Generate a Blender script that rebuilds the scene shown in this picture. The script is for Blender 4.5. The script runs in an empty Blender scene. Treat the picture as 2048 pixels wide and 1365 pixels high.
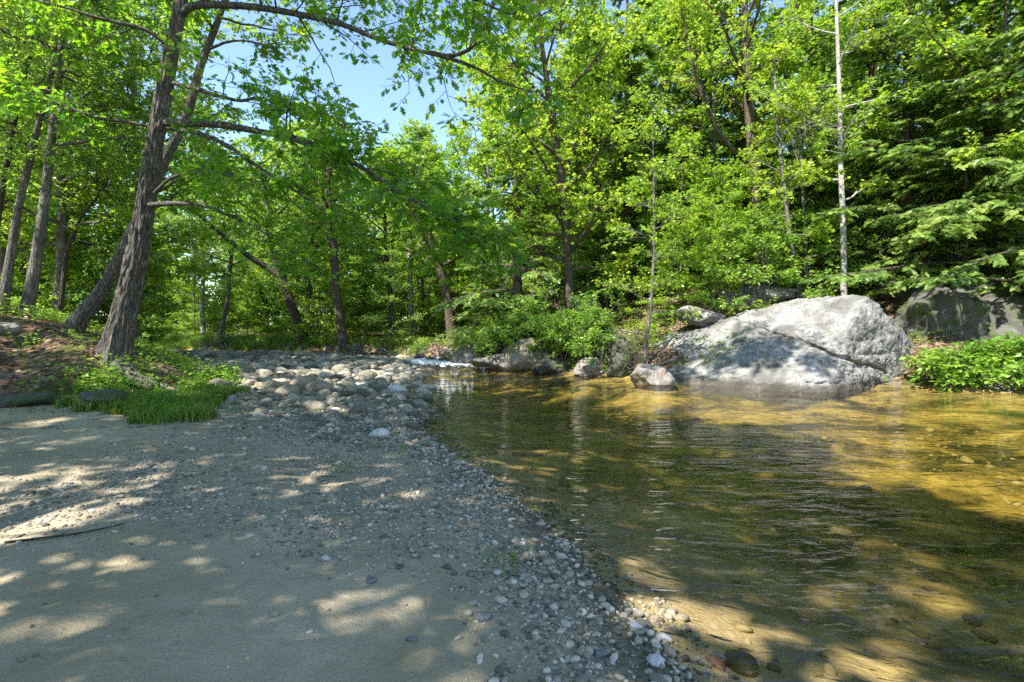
import bpy, bmesh, math, random
import numpy as np
from mathutils import Vector, Matrix

R = np.random.default_rng(7)
random.seed(7)
C = bpy.context.scene.collection
CAM_H, HZ, F = 1.5, 650.0, 1024.0

def P(px, py, Y):
    """photo pixel + distance -> point in the place"""
    return np.array([(px - 1024.0) / F * Y, Y, CAM_H + (HZ - py) / F * Y])

def PL(seq):
    return np.array([P(*s) for s in seq])

# ------------------------------------------------------------------ numpy noise
def _hash(ix, iy, iz, seed):
    h = (ix.astype(np.int64) * 374761393 + iy.astype(np.int64) * 668265263 + iz.astype(np.int64) * 2147483647 + seed * 1274126177) & 0xFFFFFFFF
    h = ((h ^ (h >> 13)) * 1274126177) & 0xFFFFFFFF
    h = ((h ^ (h >> 16)) * 2246822519) & 0xFFFFFFFF
    return ((h ^ (h >> 15)) & 0xFFFFFF) / float(0xFFFFFF)

def vnoise(p, seed=0):
    p = np.asarray(p, float)
    i = np.floor(p).astype(np.int64); f = p - i
    f = f * f * f * (f * (f * 6 - 15) + 10)
    r = 0
    for dx in (0, 1):
        wx = f[:, 0] if dx else 1 - f[:, 0]
        for dy in (0, 1):
            wy = f[:, 1] if dy else 1 - f[:, 1]
            for dz in (0, 1):
                wz = f[:, 2] if dz else 1 - f[:, 2]
                r = r + wx * wy * wz * _hash(i[:, 0] + dx, i[:, 1] + dy, i[:, 2] + dz, seed)
    return r * 2 - 1

def fbm(p, octv=4, seed=0, gain=0.5):
    p = np.asarray(p, float); a = 1.0; s = 0; q = p.copy()
    for o in range(octv):
        s = s + a * vnoise(q + o * 17.3, seed + o); a *= gain; q = q * 2.03
    return s

def sstep(a, b, x):
    t = np.clip((x - a) / (b - a), 0, 1)
    return t * t * (3 - 2 * t)

def norm(v):
    return v / np.maximum(np.linalg.norm(v, axis=-1, keepdims=True), 1e-9)

# ------------------------------------------------------------------ mesh building
class MB:
    def __init__(s):
        s.v = []; s.f = []; s.n = 0; s.t = []
    def add(s, v, faces, tint=None):
        """faces: int array (m,k)"""
        v = np.asarray(v, np.float32).reshape(-1, 3); faces = np.asarray(faces, np.int32)
        if len(faces) == 0: return
        s.v.append(v); s.f.append(faces + s.n); s.n += len(v)
        s.t.append(np.zeros(len(faces), np.float32) if tint is None else np.asarray(tint, np.float32))
    def mesh(s, name, mat, smooth=False):
        me = bpy.data.meshes.new(name)
        v = np.concatenate(s.v)
        me.vertices.add(len(v)); me.vertices.foreach_set('co', v.ravel())
        tot = np.concatenate([np.full(len(f), f.shape[1], np.int32) for f in s.f])
        idx = np.concatenate([f.ravel() for f in s.f])
        me.loops.add(len(idx)); me.loops.foreach_set('vertex_index', idx)
        me.polygons.add(len(tot))
        st = np.zeros(len(tot), np.int32); st[1:] = np.cumsum(tot)[:-1]
        me.polygons.foreach_set('loop_start', st)
        me.polygons.foreach_set('use_smooth', np.full(len(tot), smooth, bool))
        me.update(calc_edges=True)
        a = me.attributes.new('tint', 'FLOAT', 'FACE'); a.data.foreach_set('value', np.concatenate(s.t))
        if mat: me.materials.append(mat)
        return me
    def build(s, name, mat, parent=None, smooth=False):
        o = bpy.data.objects.new(name, s.mesh(name, mat, smooth)); C.objects.link(o)
        if parent is not None: o.parent = parent
        return o

def tag(o, label, cat=None, group=None, kind=None):
    if label: o['label'] = label
    if cat: o['category'] = cat
    if group: o['group'] = group
    if kind: o['kind'] = kind
    return o

def empty(name, loc, label, cat, group=None, rz=0):
    o = bpy.data.objects.new(name, None); C.objects.link(o)
    o.location = [float(q) for q in loc]; o.rotation_euler = (0, 0, rz); o.empty_display_size = 0.2
    return tag(o, label, cat, group)

def dup(root, loc, rz, sc=1.0, label=None, group=None):
    r = root.copy(); C.objects.link(r); r.location = [float(q) for q in loc]; r.rotation_euler = (0, 0, rz)
    r.scale = (sc, sc, sc) if not hasattr(sc, '__len__') else sc
    if label: r['label'] = label
    if group: r['group'] = group
    for ch in list(root.children):
        c = ch.copy(); C.objects.link(c); c.parent = r
    return r

def tubes(pts, rad, sides):
    """pts (n,m,3), rad (n,m) -> verts, quads"""
    n, m, _ = pts.shape
    t = np.empty_like(pts); t[:, 1:-1] = pts[:, 2:] - pts[:, :-2]; t[:, 0] = pts[:, 1] - pts[:, 0]; t[:, -1] = pts[:, -1] - pts[:, -2]
    t = norm(t); mean = np.abs(norm(pts[:, -1] - pts[:, 0]))
    ref = np.eye(3)[np.argmin(mean, axis=1)][:, None, :]
    u = norm(np.cross(t, np.broadcast_to(ref, t.shape))); w = np.cross(t, u)
    a = np.arange(sides) * 2 * math.pi / sides
    v = pts[:, :, None, :] + rad[:, :, None, None] * (np.cos(a)[None, None, :, None] * u[:, :, None, :] + np.sin(a)[None, None, :, None] * w[:, :, None, :])
    idx = np.arange(n * m * sides).reshape(n, m, sides)
    q = np.stack([idx[:, :-1, :], np.roll(idx[:, :-1, :], -1, 2), np.roll(idx[:, 1:, :], -1, 2), idx[:, 1:, :]], -1).reshape(-1, 4)
    return v.reshape(-1, 3), q

def resample(pl, k):
    """smooth polyline through pl with k points (Catmull-Rom)"""
    pl = np.asarray(pl, float)
    if len(pl) == 2:
        s = np.linspace(0, 1, k)[:, None]; return pl[0] * (1 - s) + pl[1] * s
    q = np.vstack([2 * pl[0] - pl[1], pl, 2 * pl[-1] - pl[-2]])
    seg = np.linalg.norm(np.diff(pl, axis=0), axis=1); cum = np.concatenate([[0], np.cumsum(seg)])
    s = np.linspace(0, cum[-1], k); i = np.clip(np.searchsorted(cum, s, 'right') - 1, 0, len(seg) - 1)
    u = ((s - cum[i]) / seg[i])[:, None]
    p0, p1, p2, p3 = q[i], q[i + 1], q[i + 2], q[i + 3]
    return 0.5 * (2 * p1 + (p2 - p0) * u + (2 * p0 - 5 * p1 + 4 * p2 - p3) * u ** 2 + (3 * p1 - p0 - 3 * p2 + p3) * u ** 3)

def grow(st, d, ln, k, wig, trop, rng):
    n = len(st); pts = np.zeros((n, k + 1, 3)); pts[:, 0] = st; d = norm(d)
    for j in range(k):
        d = norm(d + rng.normal(0, wig, (n, 3)) + np.array([0, 0, trop]))
        pts[:, j + 1] = pts[:, j] + d * (ln / k)[:, None]
    return pts

def sample(pts, which, t):
    m = pts.shape[1] - 1
    x = np.clip(t, 0, 0.9999) * m; i = x.astype(int); f = (x - i)[:, None]
    a = pts[which, i]; b = pts[which, i + 1]
    return a * (1 - f) + b * f, norm(b - a)

def side_dir(tan, rng, flat, fwd):
    n = len(tan); up = np.array([0, 0, 1.0])
    s = norm(np.cross(tan, np.broadcast_to(up, tan.shape)) + 1e-4) * np.where(rng.random(n) < .5, -1, 1)[:, None]
    v = norm(np.cross(tan, s)); v *= np.sign(v[:, 2:3] + 1e-6)
    h = rng.normal(0, 1 - flat, n)[:, None]
    return norm(s + v * h + tan * fwd)

# leaf templates: half outlines (u along the leaf, v across), lifted along the midrib
OAK = [(0, .02), (.16, .05), (.24, .20), (.33, .08), (.47, .33), (.56, .12), (.74, .27), (.80, .10), (1, .03)]
MAPLE = [(0, .02), (.04, .34), (.20, .26), (.34, .55), (.48, .30), (.64, .40), (.70, .16), (1, .02)]
SIMPLE = [(0, 0), (.42, .30), (1, 0)]
def leaf_template(half, fold=.22):
    k = len(half)
    up = [(u, v, abs(v) * fold) for u, v in half]; dn = [(u, -v, abs(v) * fold) for u, v in half]
    mid = [(half[0][0], 0, 0), (half[-1][0], 0, 0)]
    V = np.array(mid + up + dn, float)
    f1 = [0] + [2 + i for i in range(k)] + [1]
    f2 = [1] + [2 + k + i for i in range(k)][::-1] + [0]
    return V, np.array([f1[::-1], f2[::-1]])
def diamond(fold=.18):
    V = np.array([(0, 0, 0), (.45, -.34, fold * .5), (1, 0, 0), (.45, .34, fold * .5)], float)
    return V, np.array([[0, 1, 2, 3]])
def spray():
    """hemlock spray: one axis and flat side shoots, every shoot one narrow blade"""
    V = []; Fc = []
    def blade(a, b, w):
        a = np.array(a, float); b = np.array(b, float); d = b - a; s = np.array([-d[1], d[0], 0]); s = s / np.linalg.norm(s) * w
        m = a + d * .45; i = len(V); V.extend([a, m - s, b, m + s]); Fc.append([i, i + 1, i + 2, i + 3])
    blade((0, 0, 0), (1, 0, -.10), .030)
    for j in range(6):
        u = .06 + j * .15; L = .46 * (1 - u * .75)
        for sg in (-1, 1):
            blade((u, 0, -.1 * u * u), (u + L * .62, sg * L * .8, -.1 * u - .05), .06)
    return np.array(V), np.array(Fc)
T_OAK, T_MAPLE, T_SIMPLE, T_DIA, T_SPRAY = leaf_template(OAK), leaf_template(MAPLE), leaf_template(SIMPLE), diamond(), spray()

def put_leaves(mb, pos, axis, nrm, size, tpl, tint):
    V, Fc = tpl
    x = norm(axis); y = norm(np.cross(nrm, x)); z = np.cross(x, y)
    v = pos[:, None, :] + size[:, None, None] * (V[None, :, 0:1] * x[:, None, :] + V[None, :, 1:2] * y[:, None, :] + V[None, :, 2:3] * z[:, None, :])
    n, k = len(pos), len(V)
    f = (Fc[None] + (np.arange(n) * k)[:, None, None]).reshape(-1, Fc.shape[1])
    mb.add(v.reshape(-1, 3), f, np.repeat(tint, len(Fc)))

def foliage(wood, leaf, L1, r1, rng, c2=8, l2=1.4, c3=6, l3=.4, nl=10, size=.12, tpl=T_DIA, flat=.7, droop=.2, tilt=.85,
            t0=.2, trop2=.02, fwd2=.7, twig_r=.005, spread=.5, clump=.35, keep=1.0, sides2=4):
    """L1 (n,m,3) limbs: side branches, twigs, leaves"""
    n = len(L1); ln1 = np.linalg.norm(np.diff(L1, axis=1), axis=2).sum(1)
    cnt = np.maximum(2, np.round(c2 * (.4 + .6 * ln1 / max(ln1.mean(), 1e-6)))).astype(int)
    w = np.repeat(np.arange(n), cnt); t = t0 + (1 - t0) * rng.random(len(w)) ** .85
    p, tn = sample(L1, w, t)
    len2 = l2 * (1.15 - .65 * t) * rng.uniform(.6, 1.25, len(w)) * np.clip(ln1[w] / max(ln1.mean(), 1e-6), .5, 1.4)
    B2 = grow(p, side_dir(tn, rng, flat, fwd2), len2, 5, .14, trop2, rng)
    rr = np.interp(t, np.linspace(0, 1, r1.shape[1]), r1.mean(0))
    ra = np.clip(rr * .36, twig_r * 1.2, None)
    if wood is not None: wood.add(*tubes(B2, ra[:, None] * np.linspace(1, .2, 6)[None], sides2))
    # limb tips carry leaves as well
    w3 = np.repeat(np.arange(len(B2)), c3); t3 = rng.uniform(.12, 1.0, len(w3))
    p3, tn3 = sample(B2, w3, t3)
    len3 = l3 * rng.uniform(.5, 1.3, len(w3))
    B3 = grow(p3, side_dir(tn3, rng, flat * .8, .8), len3, 2, .18, 0, rng)
    if wood is not None and twig_r > 0: wood.add(*tubes(B3, np.full((len(B3), 3), twig_r) * np.array([1, .8, .5]), 3))
    ct = rng.normal(0, clump, len(B2))[w3]
    w4 = np.repeat(np.arange(len(B3)), nl)
    if keep < 1:
        w4 = w4[rng.random(len(w4)) < keep]
    p4, tn4 = sample(B3, w4, rng.uniform(.1, 1.0, len(w4)) ** .7)
    N = len(w4)
    d = norm(side_dir(tn4, rng, .5, .6) + np.array([0, 0, -droop]) + rng.normal(0, .15, (N, 3)))
    p4 = p4 + d * (rng.random(N) * spread * size)[:, None]
    nr = norm(np.array([0, 0, 1.0]) + rng.normal(0, tilt, (N, 3)))
    put_leaves(leaf, p4, d, nr, size * rng.uniform(.45, 1.25, N), tpl, np.clip(.5 + ct[w4] * .5 + rng.normal(0, .16, N), 0, 1))

# ------------------------------------------------------------------ materials
def new_mat(name):
    m = bpy.data.materials.new(name); m.use_nodes = True; nt = m.node_tree; nt.nodes.clear()
    out = nt.nodes.new('ShaderNodeOutputMaterial')
    def N(t, **kw):
        n = nt.nodes.new(t)
        for k, v in kw.items():
            if k in n.inputs.keys() if isinstance(k, str) else False: n.inputs[k].default_value = v
            else: setattr(n, k, v)
        return n
    return m, nt, out, N
def L(nt, a, b): nt.links.new(a, b)
def ramp(N, stops):
    r = N('ShaderNodeValToRGB'); e = r.color_ramp.elements
    while len(e) < len(stops): e.new(.5)
    for i, (p, c) in enumerate(stops):
        e[i].position = p; e[i].color = (*c, 1)
    return r
def noise(N, nt, co, scale, detail=4, rough=.55, dist=0):
    n = N('ShaderNodeTexNoise'); n.inputs['Scale'].default_value = scale; n.inputs['Detail'].default_value = detail
    n.inputs['Roughness'].default_value = rough; n.inputs['Distortion'].default_value = dist
    L(nt, co, n.inputs['Vector']); return n
def coords(N, nt, kind='Object', scale=(1, 1, 1), rot=(0, 0, 0)):
    t = N('ShaderNodeTexCoord'); mp = N('ShaderNodeMapping'); mp.inputs['Scale'].default_value = scale; mp.inputs['Rotation'].default_value = rot
    L(nt, t.outputs[kind], mp.inputs['Vector']); return mp.outputs['Vector']
def mixc(N, nt, fac, a, b, mode='MIX'):
    m = N('ShaderNodeMix', data_type='RGBA', blend_type=mode)
    for sock, val in ((m.inputs[0], fac), (m.inputs[6], a), (m.inputs[7], b)):
        if hasattr(val, 'links'): L(nt, val, sock)
        elif isinstance(val, (int, float)): sock.default_value = val
        else: sock.default_value = (*val, 1)
    return m.outputs[2]

def leaf_mat(name, cols, trans, tf=.5, gloss=.025, hue=.03):
    m, nt, out, N = new_mat(name)
    at = N('ShaderNodeAttribute', attribute_name='tint')
    oi = N('ShaderNodeObjectInfo')
    add = N('ShaderNodeMath', operation='MULTIPLY_ADD'); L(nt, oi.outputs['Random'], add.inputs[0]); add.inputs[1].default_value = .24; 
    sub = N('ShaderNodeMath', operation='SUBTRACT'); L(nt, at.outputs['Fac'], sub.inputs[0]); sub.inputs[1].default_value = .12
    L(nt, sub.outputs[0], add.inputs[2])
    r = ramp(N, cols); L(nt, add.outputs[0], r.inputs['Fac'])
    r2 = ramp(N, trans); L(nt, add.outputs[0], r2.inputs['Fac'])
    d = N('ShaderNodeBsdfDiffuse'); L(nt, r.outputs['Color'], d.inputs['Color'])
    t = N('ShaderNodeBsdfTranslucent'); L(nt, r2.outputs['Color'], t.inputs['Color'])
    g = N('ShaderNodeBsdfGlossy'); g.inputs['Roughness'].default_value = .38; g.inputs['Color'].default_value = (.9, .95, .85, 1)
    m1 = N('ShaderNodeMixShader'); m1.inputs[0].default_value = tf; L(nt, d.outputs[0], m1.inputs[1]); L(nt, t.outputs[0], m1.inputs[2])
    m2 = N('ShaderNodeMixShader'); m2.inputs[0].default_value = gloss; L(nt, m1.outputs[0], m2.inputs[1]); L(nt, g.outputs[0], m2.inputs[2])
    L(nt, m2.outputs[0], out.inputs['Surface']); return m

def g(r, gg, b): return (r, gg, b)
M = {}
M['oak_leaf'] = leaf_mat('oak_leaf', [(0, g(.06, .145, .022)), (.5, g(.11, .23, .03)), (1, g(.20, .32, .045))], [(0, g(.16, .44, .015)), (.5, g(.28, .60, .02)), (1, g(.48, .68, .03))], .55)
M['green_leaf'] = leaf_mat('green_leaf', [(0, g(.09, .18, .032)), (.5, g(.18, .30, .05)), (1, g(.32, .42, .07))], [(0, g(.22, .46, .045)), (.5, g(.38, .62, .065)), (1, g(.58, .71, .09))], .5)
M['yellow_leaf'] = leaf_mat('yellow_leaf', [(0, g(.12, .24, .025)), (.5, g(.23, .38, .034)), (1, g(.40, .50, .05))], [(0, g(.28, .52, .03)), (.5, g(.46, .68, .04)), (1, g(.66, .74, .06))], .45)
M['pale_leaf'] = leaf_mat('pale_leaf', [(0, g(.09, .16, .04)), (.5, g(.14, .22, .055)), (1, g(.21, .29, .08))], [(0, g(.2, .33, .05)), (.5, g(.3, .43, .06)), (1, g(.4, .5, .08))], .45)
M['hemlock_needle'] = leaf_mat('hemlock_needle', [(0, g(.07, .145, .03)), (.5, g(.18, .285, .055)), (1, g(.36, .45, .10))], [(0, g(.13, .27, .025)), (.5, g(.24, .41, .04)), (1, g(.42, .56, .08))], .38, .03)
M['bush_leaf'] = leaf_mat('bush_leaf', [(0, g(.09, .21, .025)), (.5, g(.165, .31, .035)), (1, g(.28, .41, .05))], [(0, g(.2, .42, .03)), (.5, g(.32, .52, .04)), (1, g(.45, .58, .06))], .42)
M['grass'] = leaf_mat('grass', [(0, g(.06, .13, .02)), (.5, g(.12, .22, .03)), (1, g(.26, .32, .06))], [(0, g(.15, .3, .03)), (.5, g(.25, .42, .04)), (1, g(.4, .48, .08))], .4)
M['litter'] = leaf_mat('litter', [(0, g(.10, .055, .03)), (.5, g(.24, .14, .08)), (1, g(.42, .31, .22))], [(0, g(.10, .05, .02)), (.5, g(.2, .1, .05)), (1, g(.3, .18, .1))], .2, .06)

def bark_mat(name, cols, sc=(9, 9, 1.6), bump=.9, dist=.05, lichen=None):
    m, nt, out, N = new_mat(name)
    co = coords(N, nt, 'Object', sc)
    n1 = noise(N, nt, co, 1.6, 8, .68, .35)
    vo = N('ShaderNodeTexVoronoi', feature='DISTANCE_TO_EDGE'); vo.inputs['Scale'].default_value = 1.15
    wob = N('ShaderNodeVectorMath', operation='MULTIPLY_ADD'); L(nt, n1.outputs['Color'], wob.inputs[0]); wob.inputs[1].default_value = (.8, .8, .8); L(nt, co, wob.inputs[2])
    L(nt, wob.outputs[0], vo.inputs['Vector'])
    rv = ramp(N, [(0, g(0, 0, 0)), (.3, g(1, 1, 1))]); L(nt, vo.outputs['Distance'], rv.inputs['Fac'])
    n2 = noise(N, nt, coords(N, nt, 'Object', (1, 1, .5)), 1.7, 3)
    r = ramp(N, cols); L(nt, n1.outputs['Fac'], r.inputs['Fac'])
    dark = mixc(N, nt, .8, r.outputs['Color'], rv.outputs['Color'], 'MULTIPLY')
    col = mixc(N, nt, .55, r.outputs['Color'], dark)
    if lichen:
        rl = ramp(N, [(.52, g(0, 0, 0)), (.66, g(1, 1, 1))]); L(nt, n2.outputs['Fac'], rl.inputs['Fac'])
        n3 = noise(N, nt, coords(N, nt), 26, 3)
        rl3 = ramp(N, [(.45, g(0, 0, 0)), (.6, g(1, 1, 1))]); L(nt, n3.outputs['Fac'], rl3.inputs['Fac'])
        f = mixc(N, nt, 1.0, rl.outputs['Color'], rl3.outputs['Color'], 'MULTIPLY')
        col = mixc(N, nt, f, col, lichen)
    h = N('ShaderNodeMath', operation='MULTIPLY_ADD'); L(nt, rv.outputs['Color'], h.inputs[0]); h.inputs[1].default_value = .7; L(nt, n1.outputs['Fac'], h.inputs[2])
    b = N('ShaderNodeBump'); b.inputs['Strength'].default_value = bump; b.inputs['Distance'].default_value = dist; L(nt, h.outputs[0], b.inputs['Height'])
    p = N('ShaderNodeBsdfPrincipled'); p.inputs['Roughness'].default_value = .9; p.inputs['Specular IOR Level'].default_value = .2
    L(nt, col, p.inputs['Base Color']); L(nt, b.outputs[0], p.inputs['Normal']); L(nt, p.outputs[0], out.inputs['Surface']); return m
M['oak_bark'] = bark_mat('oak_bark', [(.3, g(.085, .075, .062)), (.5, g(.23, .205, .17)), (.72, g(.42, .38, .32))], (15, 15, 2.4), 1.0, .06, (.28, .29, .23))
M['grey_bark'] = bark_mat('grey_bark', [(.3, g(.09, .078, .065)), (.5, g(.19, .17, .145)), (.72, g(.33, .30, .26))], (14, 14, 3.5), .7, .03, (.34, .35, .3))
M['dark_bark'] = bark_mat('dark_bark', [(.3, g(.05, .042, .034)), (.55, g(.12, .10, .08)), (.75, g(.21, .18, .15))], (12, 12, 3), .8, .03)
M['brown_bark'] = bark_mat('brown_bark', [(.3, g(.07, .05, .036)), (.5, g(.16, .12, .09)), (.75, g(.27, .22, .17))], (12, 12, 2.5), .8, .04)
M['white_bark'] = bark_mat('white_bark', [(.28, g(.16, .14, .12)), (.42, g(.42, .39, .35)), (.7, g(.6, .57, .53))], (5, 5, 9), .4, .015)
M['dead_wood'] = bark_mat('dead_wood', [(.3, g(.16, .13, .11)), (.5, g(.3, .26, .23)), (.75, g(.46, .42, .38))], (9, 9, 9), .5, .02)

def rock_mat(name, cols, sc=1.0, rnd=.0, moss=None, stain=None, bump=.6, speck=.5, wet=0, crust=None):
    m, nt, out, N = new_mat(name)
    co = coords(N, nt, 'Object', (sc, sc, sc))
    n1 = noise(N, nt, co, 2.2, 7, .62, .4); n2 = noise(N, nt, co, 42, 4, .7); n3 = noise(N, nt, co, 9, 6, .65)
    r = ramp(N, cols)
    ma = N('ShaderNodeMath', operation='MULTIPLY_ADD'); L(nt, n1.outputs['Fac'], ma.inputs[0]); ma.inputs[1].default_value = 1 - rnd
    if rnd:
        oi = N('ShaderNodeObjectInfo'); at = N('ShaderNodeAttribute', attribute_name='tint')
        ad = N('ShaderNodeMath', operation='ADD'); L(nt, oi.outputs['Random'], ad.inputs[0]); L(nt, at.outputs['Fac'], ad.inputs[1])
        fr = N('ShaderNodeMath', operation='FRACT'); L(nt, ad.outputs[0], fr.inputs[0])
        mu = N('ShaderNodeMath', operation='MULTIPLY'); L(nt, fr.outputs[0], mu.inputs[0]); mu.inputs[1].default_value = rnd
        L(nt, mu.outputs[0], ma.inputs[2])
    else: ma.inputs[2].default_value = 0
    L(nt, ma.outputs[0], r.inputs['Fac'])
    sp = ramp(N, [(.36, g(.35, .34, .33)), (.5, g(1, 1, 1)), (.66, g(1.25, 1.25, 1.22))]); L(nt, n2.outputs['Fac'], sp.inputs['Fac'])
    col = mixc(N, nt, speck, r.outputs['Color'], sp.outputs['Color'], 'MULTIPLY')
    if stain:
        rs = ramp(N, [(.46, g(0, 0, 0)), (.62, g(1, 1, 1))]); ns = noise(N, nt, coords(N, nt, 'Object', (sc, sc, sc * .45)), 1.5, 6, .6, .6); L(nt, ns.outputs['Fac'], rs.inputs['Fac'])
        f = N('ShaderNodeMath', operation='MULTIPLY'); L(nt, rs.outputs['Color'], f.inputs[0]); f.inputs[1].default_value = .75
        col = mixc(N, nt, f.outputs[0], col, stain)
    if moss:
        rm = ramp(N, [(.5, g(0, 0, 0)), (.6, g(1, 1, 1))]); nm = noise(N, nt, co, 3.4, 8, .7); L(nt, nm.outputs['Fac'], rm.inputs['Fac'])
        col = mixc(N, nt, rm.outputs['Color'], col, moss)
    if crust:   # dark lichen crusts
        nc = noise(N, nt, co, 6.5, 9, .72, .2); rc = ramp(N, [(.53, g(0, 0, 0)), (.6, g(1, 1, 1))]); L(nt, nc.outputs['Fac'], rc.inputs['Fac'])
        fc = N('ShaderNodeMath', operation='MULTIPLY'); L(nt, rc.outputs['Color'], fc.inputs[0]); fc.inputs[1].default_value = .7
        col = mixc(N, nt, fc.outputs[0], col, crust)
    if wet:     # damp band above the waterline
        ge = N('ShaderNodeNewGeometry'); sx = N('ShaderNodeSeparateXYZ'); L(nt, ge.outputs['Position'], sx.inputs[0])
        wz = N('ShaderNodeMath', operation='MULTIPLY_ADD'); L(nt, n3.outputs['Fac'], wz.inputs[0]); wz.inputs[1].default_value = -.22; L(nt, sx.outputs['Z'], wz.inputs[2])
        rw = ramp(N, [(0, g(.38, .36, .31)), (.10, g(1, 1, 1))]); L(nt, wz.outputs[0], rw.inputs['Fac'])
        col = mixc(N, nt, 1.0, col, rw.outputs['Color'], 'MULTIPLY')
    hh = N('ShaderNodeMath', operation='MULTIPLY_ADD'); L(nt, n2.outputs['Fac'], hh.inputs[0]); hh.inputs[1].default_value = .22; L(nt, n3.outputs['Fac'], hh.inputs[2])
    b = N('ShaderNodeBump'); b.inputs['Strength'].default_value = bump; b.inputs['Distance'].default_value = .06 / sc; L(nt, hh.outputs[0], b.inputs['Height'])
    p = N('ShaderNodeBsdfPrincipled'); p.inputs['Roughness'].default_value = .82; p.inputs['Specular IOR Level'].default_value = .3
    L(nt, col, p.inputs['Base Color']); L(nt, b.outputs[0], p.inputs['Normal']); L(nt, p.outputs[0], out.inputs['Surface']); return m
M['granite'] = rock_mat('granite', [(.3, g(.135, .128, .117)), (.44, g(.235, .227, .21)), (.58, g(.315, .305, .288)), (.74, g(.40, .39, .37))], 1.0, 0, None, (.105, .10, .085), 1.0, .75, wet=.16, crust=(.13, .14, .10))
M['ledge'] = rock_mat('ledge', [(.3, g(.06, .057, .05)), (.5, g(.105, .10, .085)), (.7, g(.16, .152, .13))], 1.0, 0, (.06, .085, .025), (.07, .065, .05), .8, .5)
M['bank_rock'] = rock_mat('bank_rock', [(.3, g(.13, .118, .10)), (.5, g(.225, .21, .185)), (.7, g(.33, .315, .29))], 2.0, 0, None, (.14, .10, .06), .6, .5)
STONE = [(.12, g(.075, .07, .055)), (.3, g(.165, .155, .12)), (.48, g(.25, .228, .175)), (.66, g(.34, .30, .225)), (.85, g(.47, .43, .36))]
M['cobble'] = rock_mat('cobble', STONE, 4.0, .75, None, (.09, .085, .06), .5, .6)
STONE_WARM = [(.12, g(.10, .09, .07)), (.3, g(.20, .18, .135)), (.48, g(.30, .265, .195)), (.66, g(.40, .34, .25)), (.85, g(.56, .50, .41))]
M['pebble'] = rock_mat('pebble', STONE_WARM, 12.0, .75, None, None, .15, .35)
M['bed_stone'] = rock_mat('bed_stone', [(.12, g(.14, .11, .05)), (.4, g(.22, .17, .08)), (.65, g(.31, .245, .115)), (.88, g(.42, .35, .2))], 6.0, .75, None, None, .2, .35)
M['pale_stone'] = rock_mat('pale_stone', [(.3, g(.42, .4, .37)), (.6, g(.58, .56, .53))], 4.0, 0, None, None, .25, .4)
M['tan_stone'] = rock_mat('tan_stone', [(.3, g(.18, .15, .105)), (.6, g(.31, .265, .195))], 4.0, 0, None, None, .25, .4)
M['blue_stone'] = rock_mat('blue_stone', [(.3, g(.10, .102, .10)), (.6, g(.19, .195, .19))], 14.0, 0, None, None, .15, .3)
M['red_stone'] = rock_mat('red_stone', [(.3, g(.18, .09, .06)), (.6, g(.32, .17, .11))], 14.0, 0, None, None, .15, .3)

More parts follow.
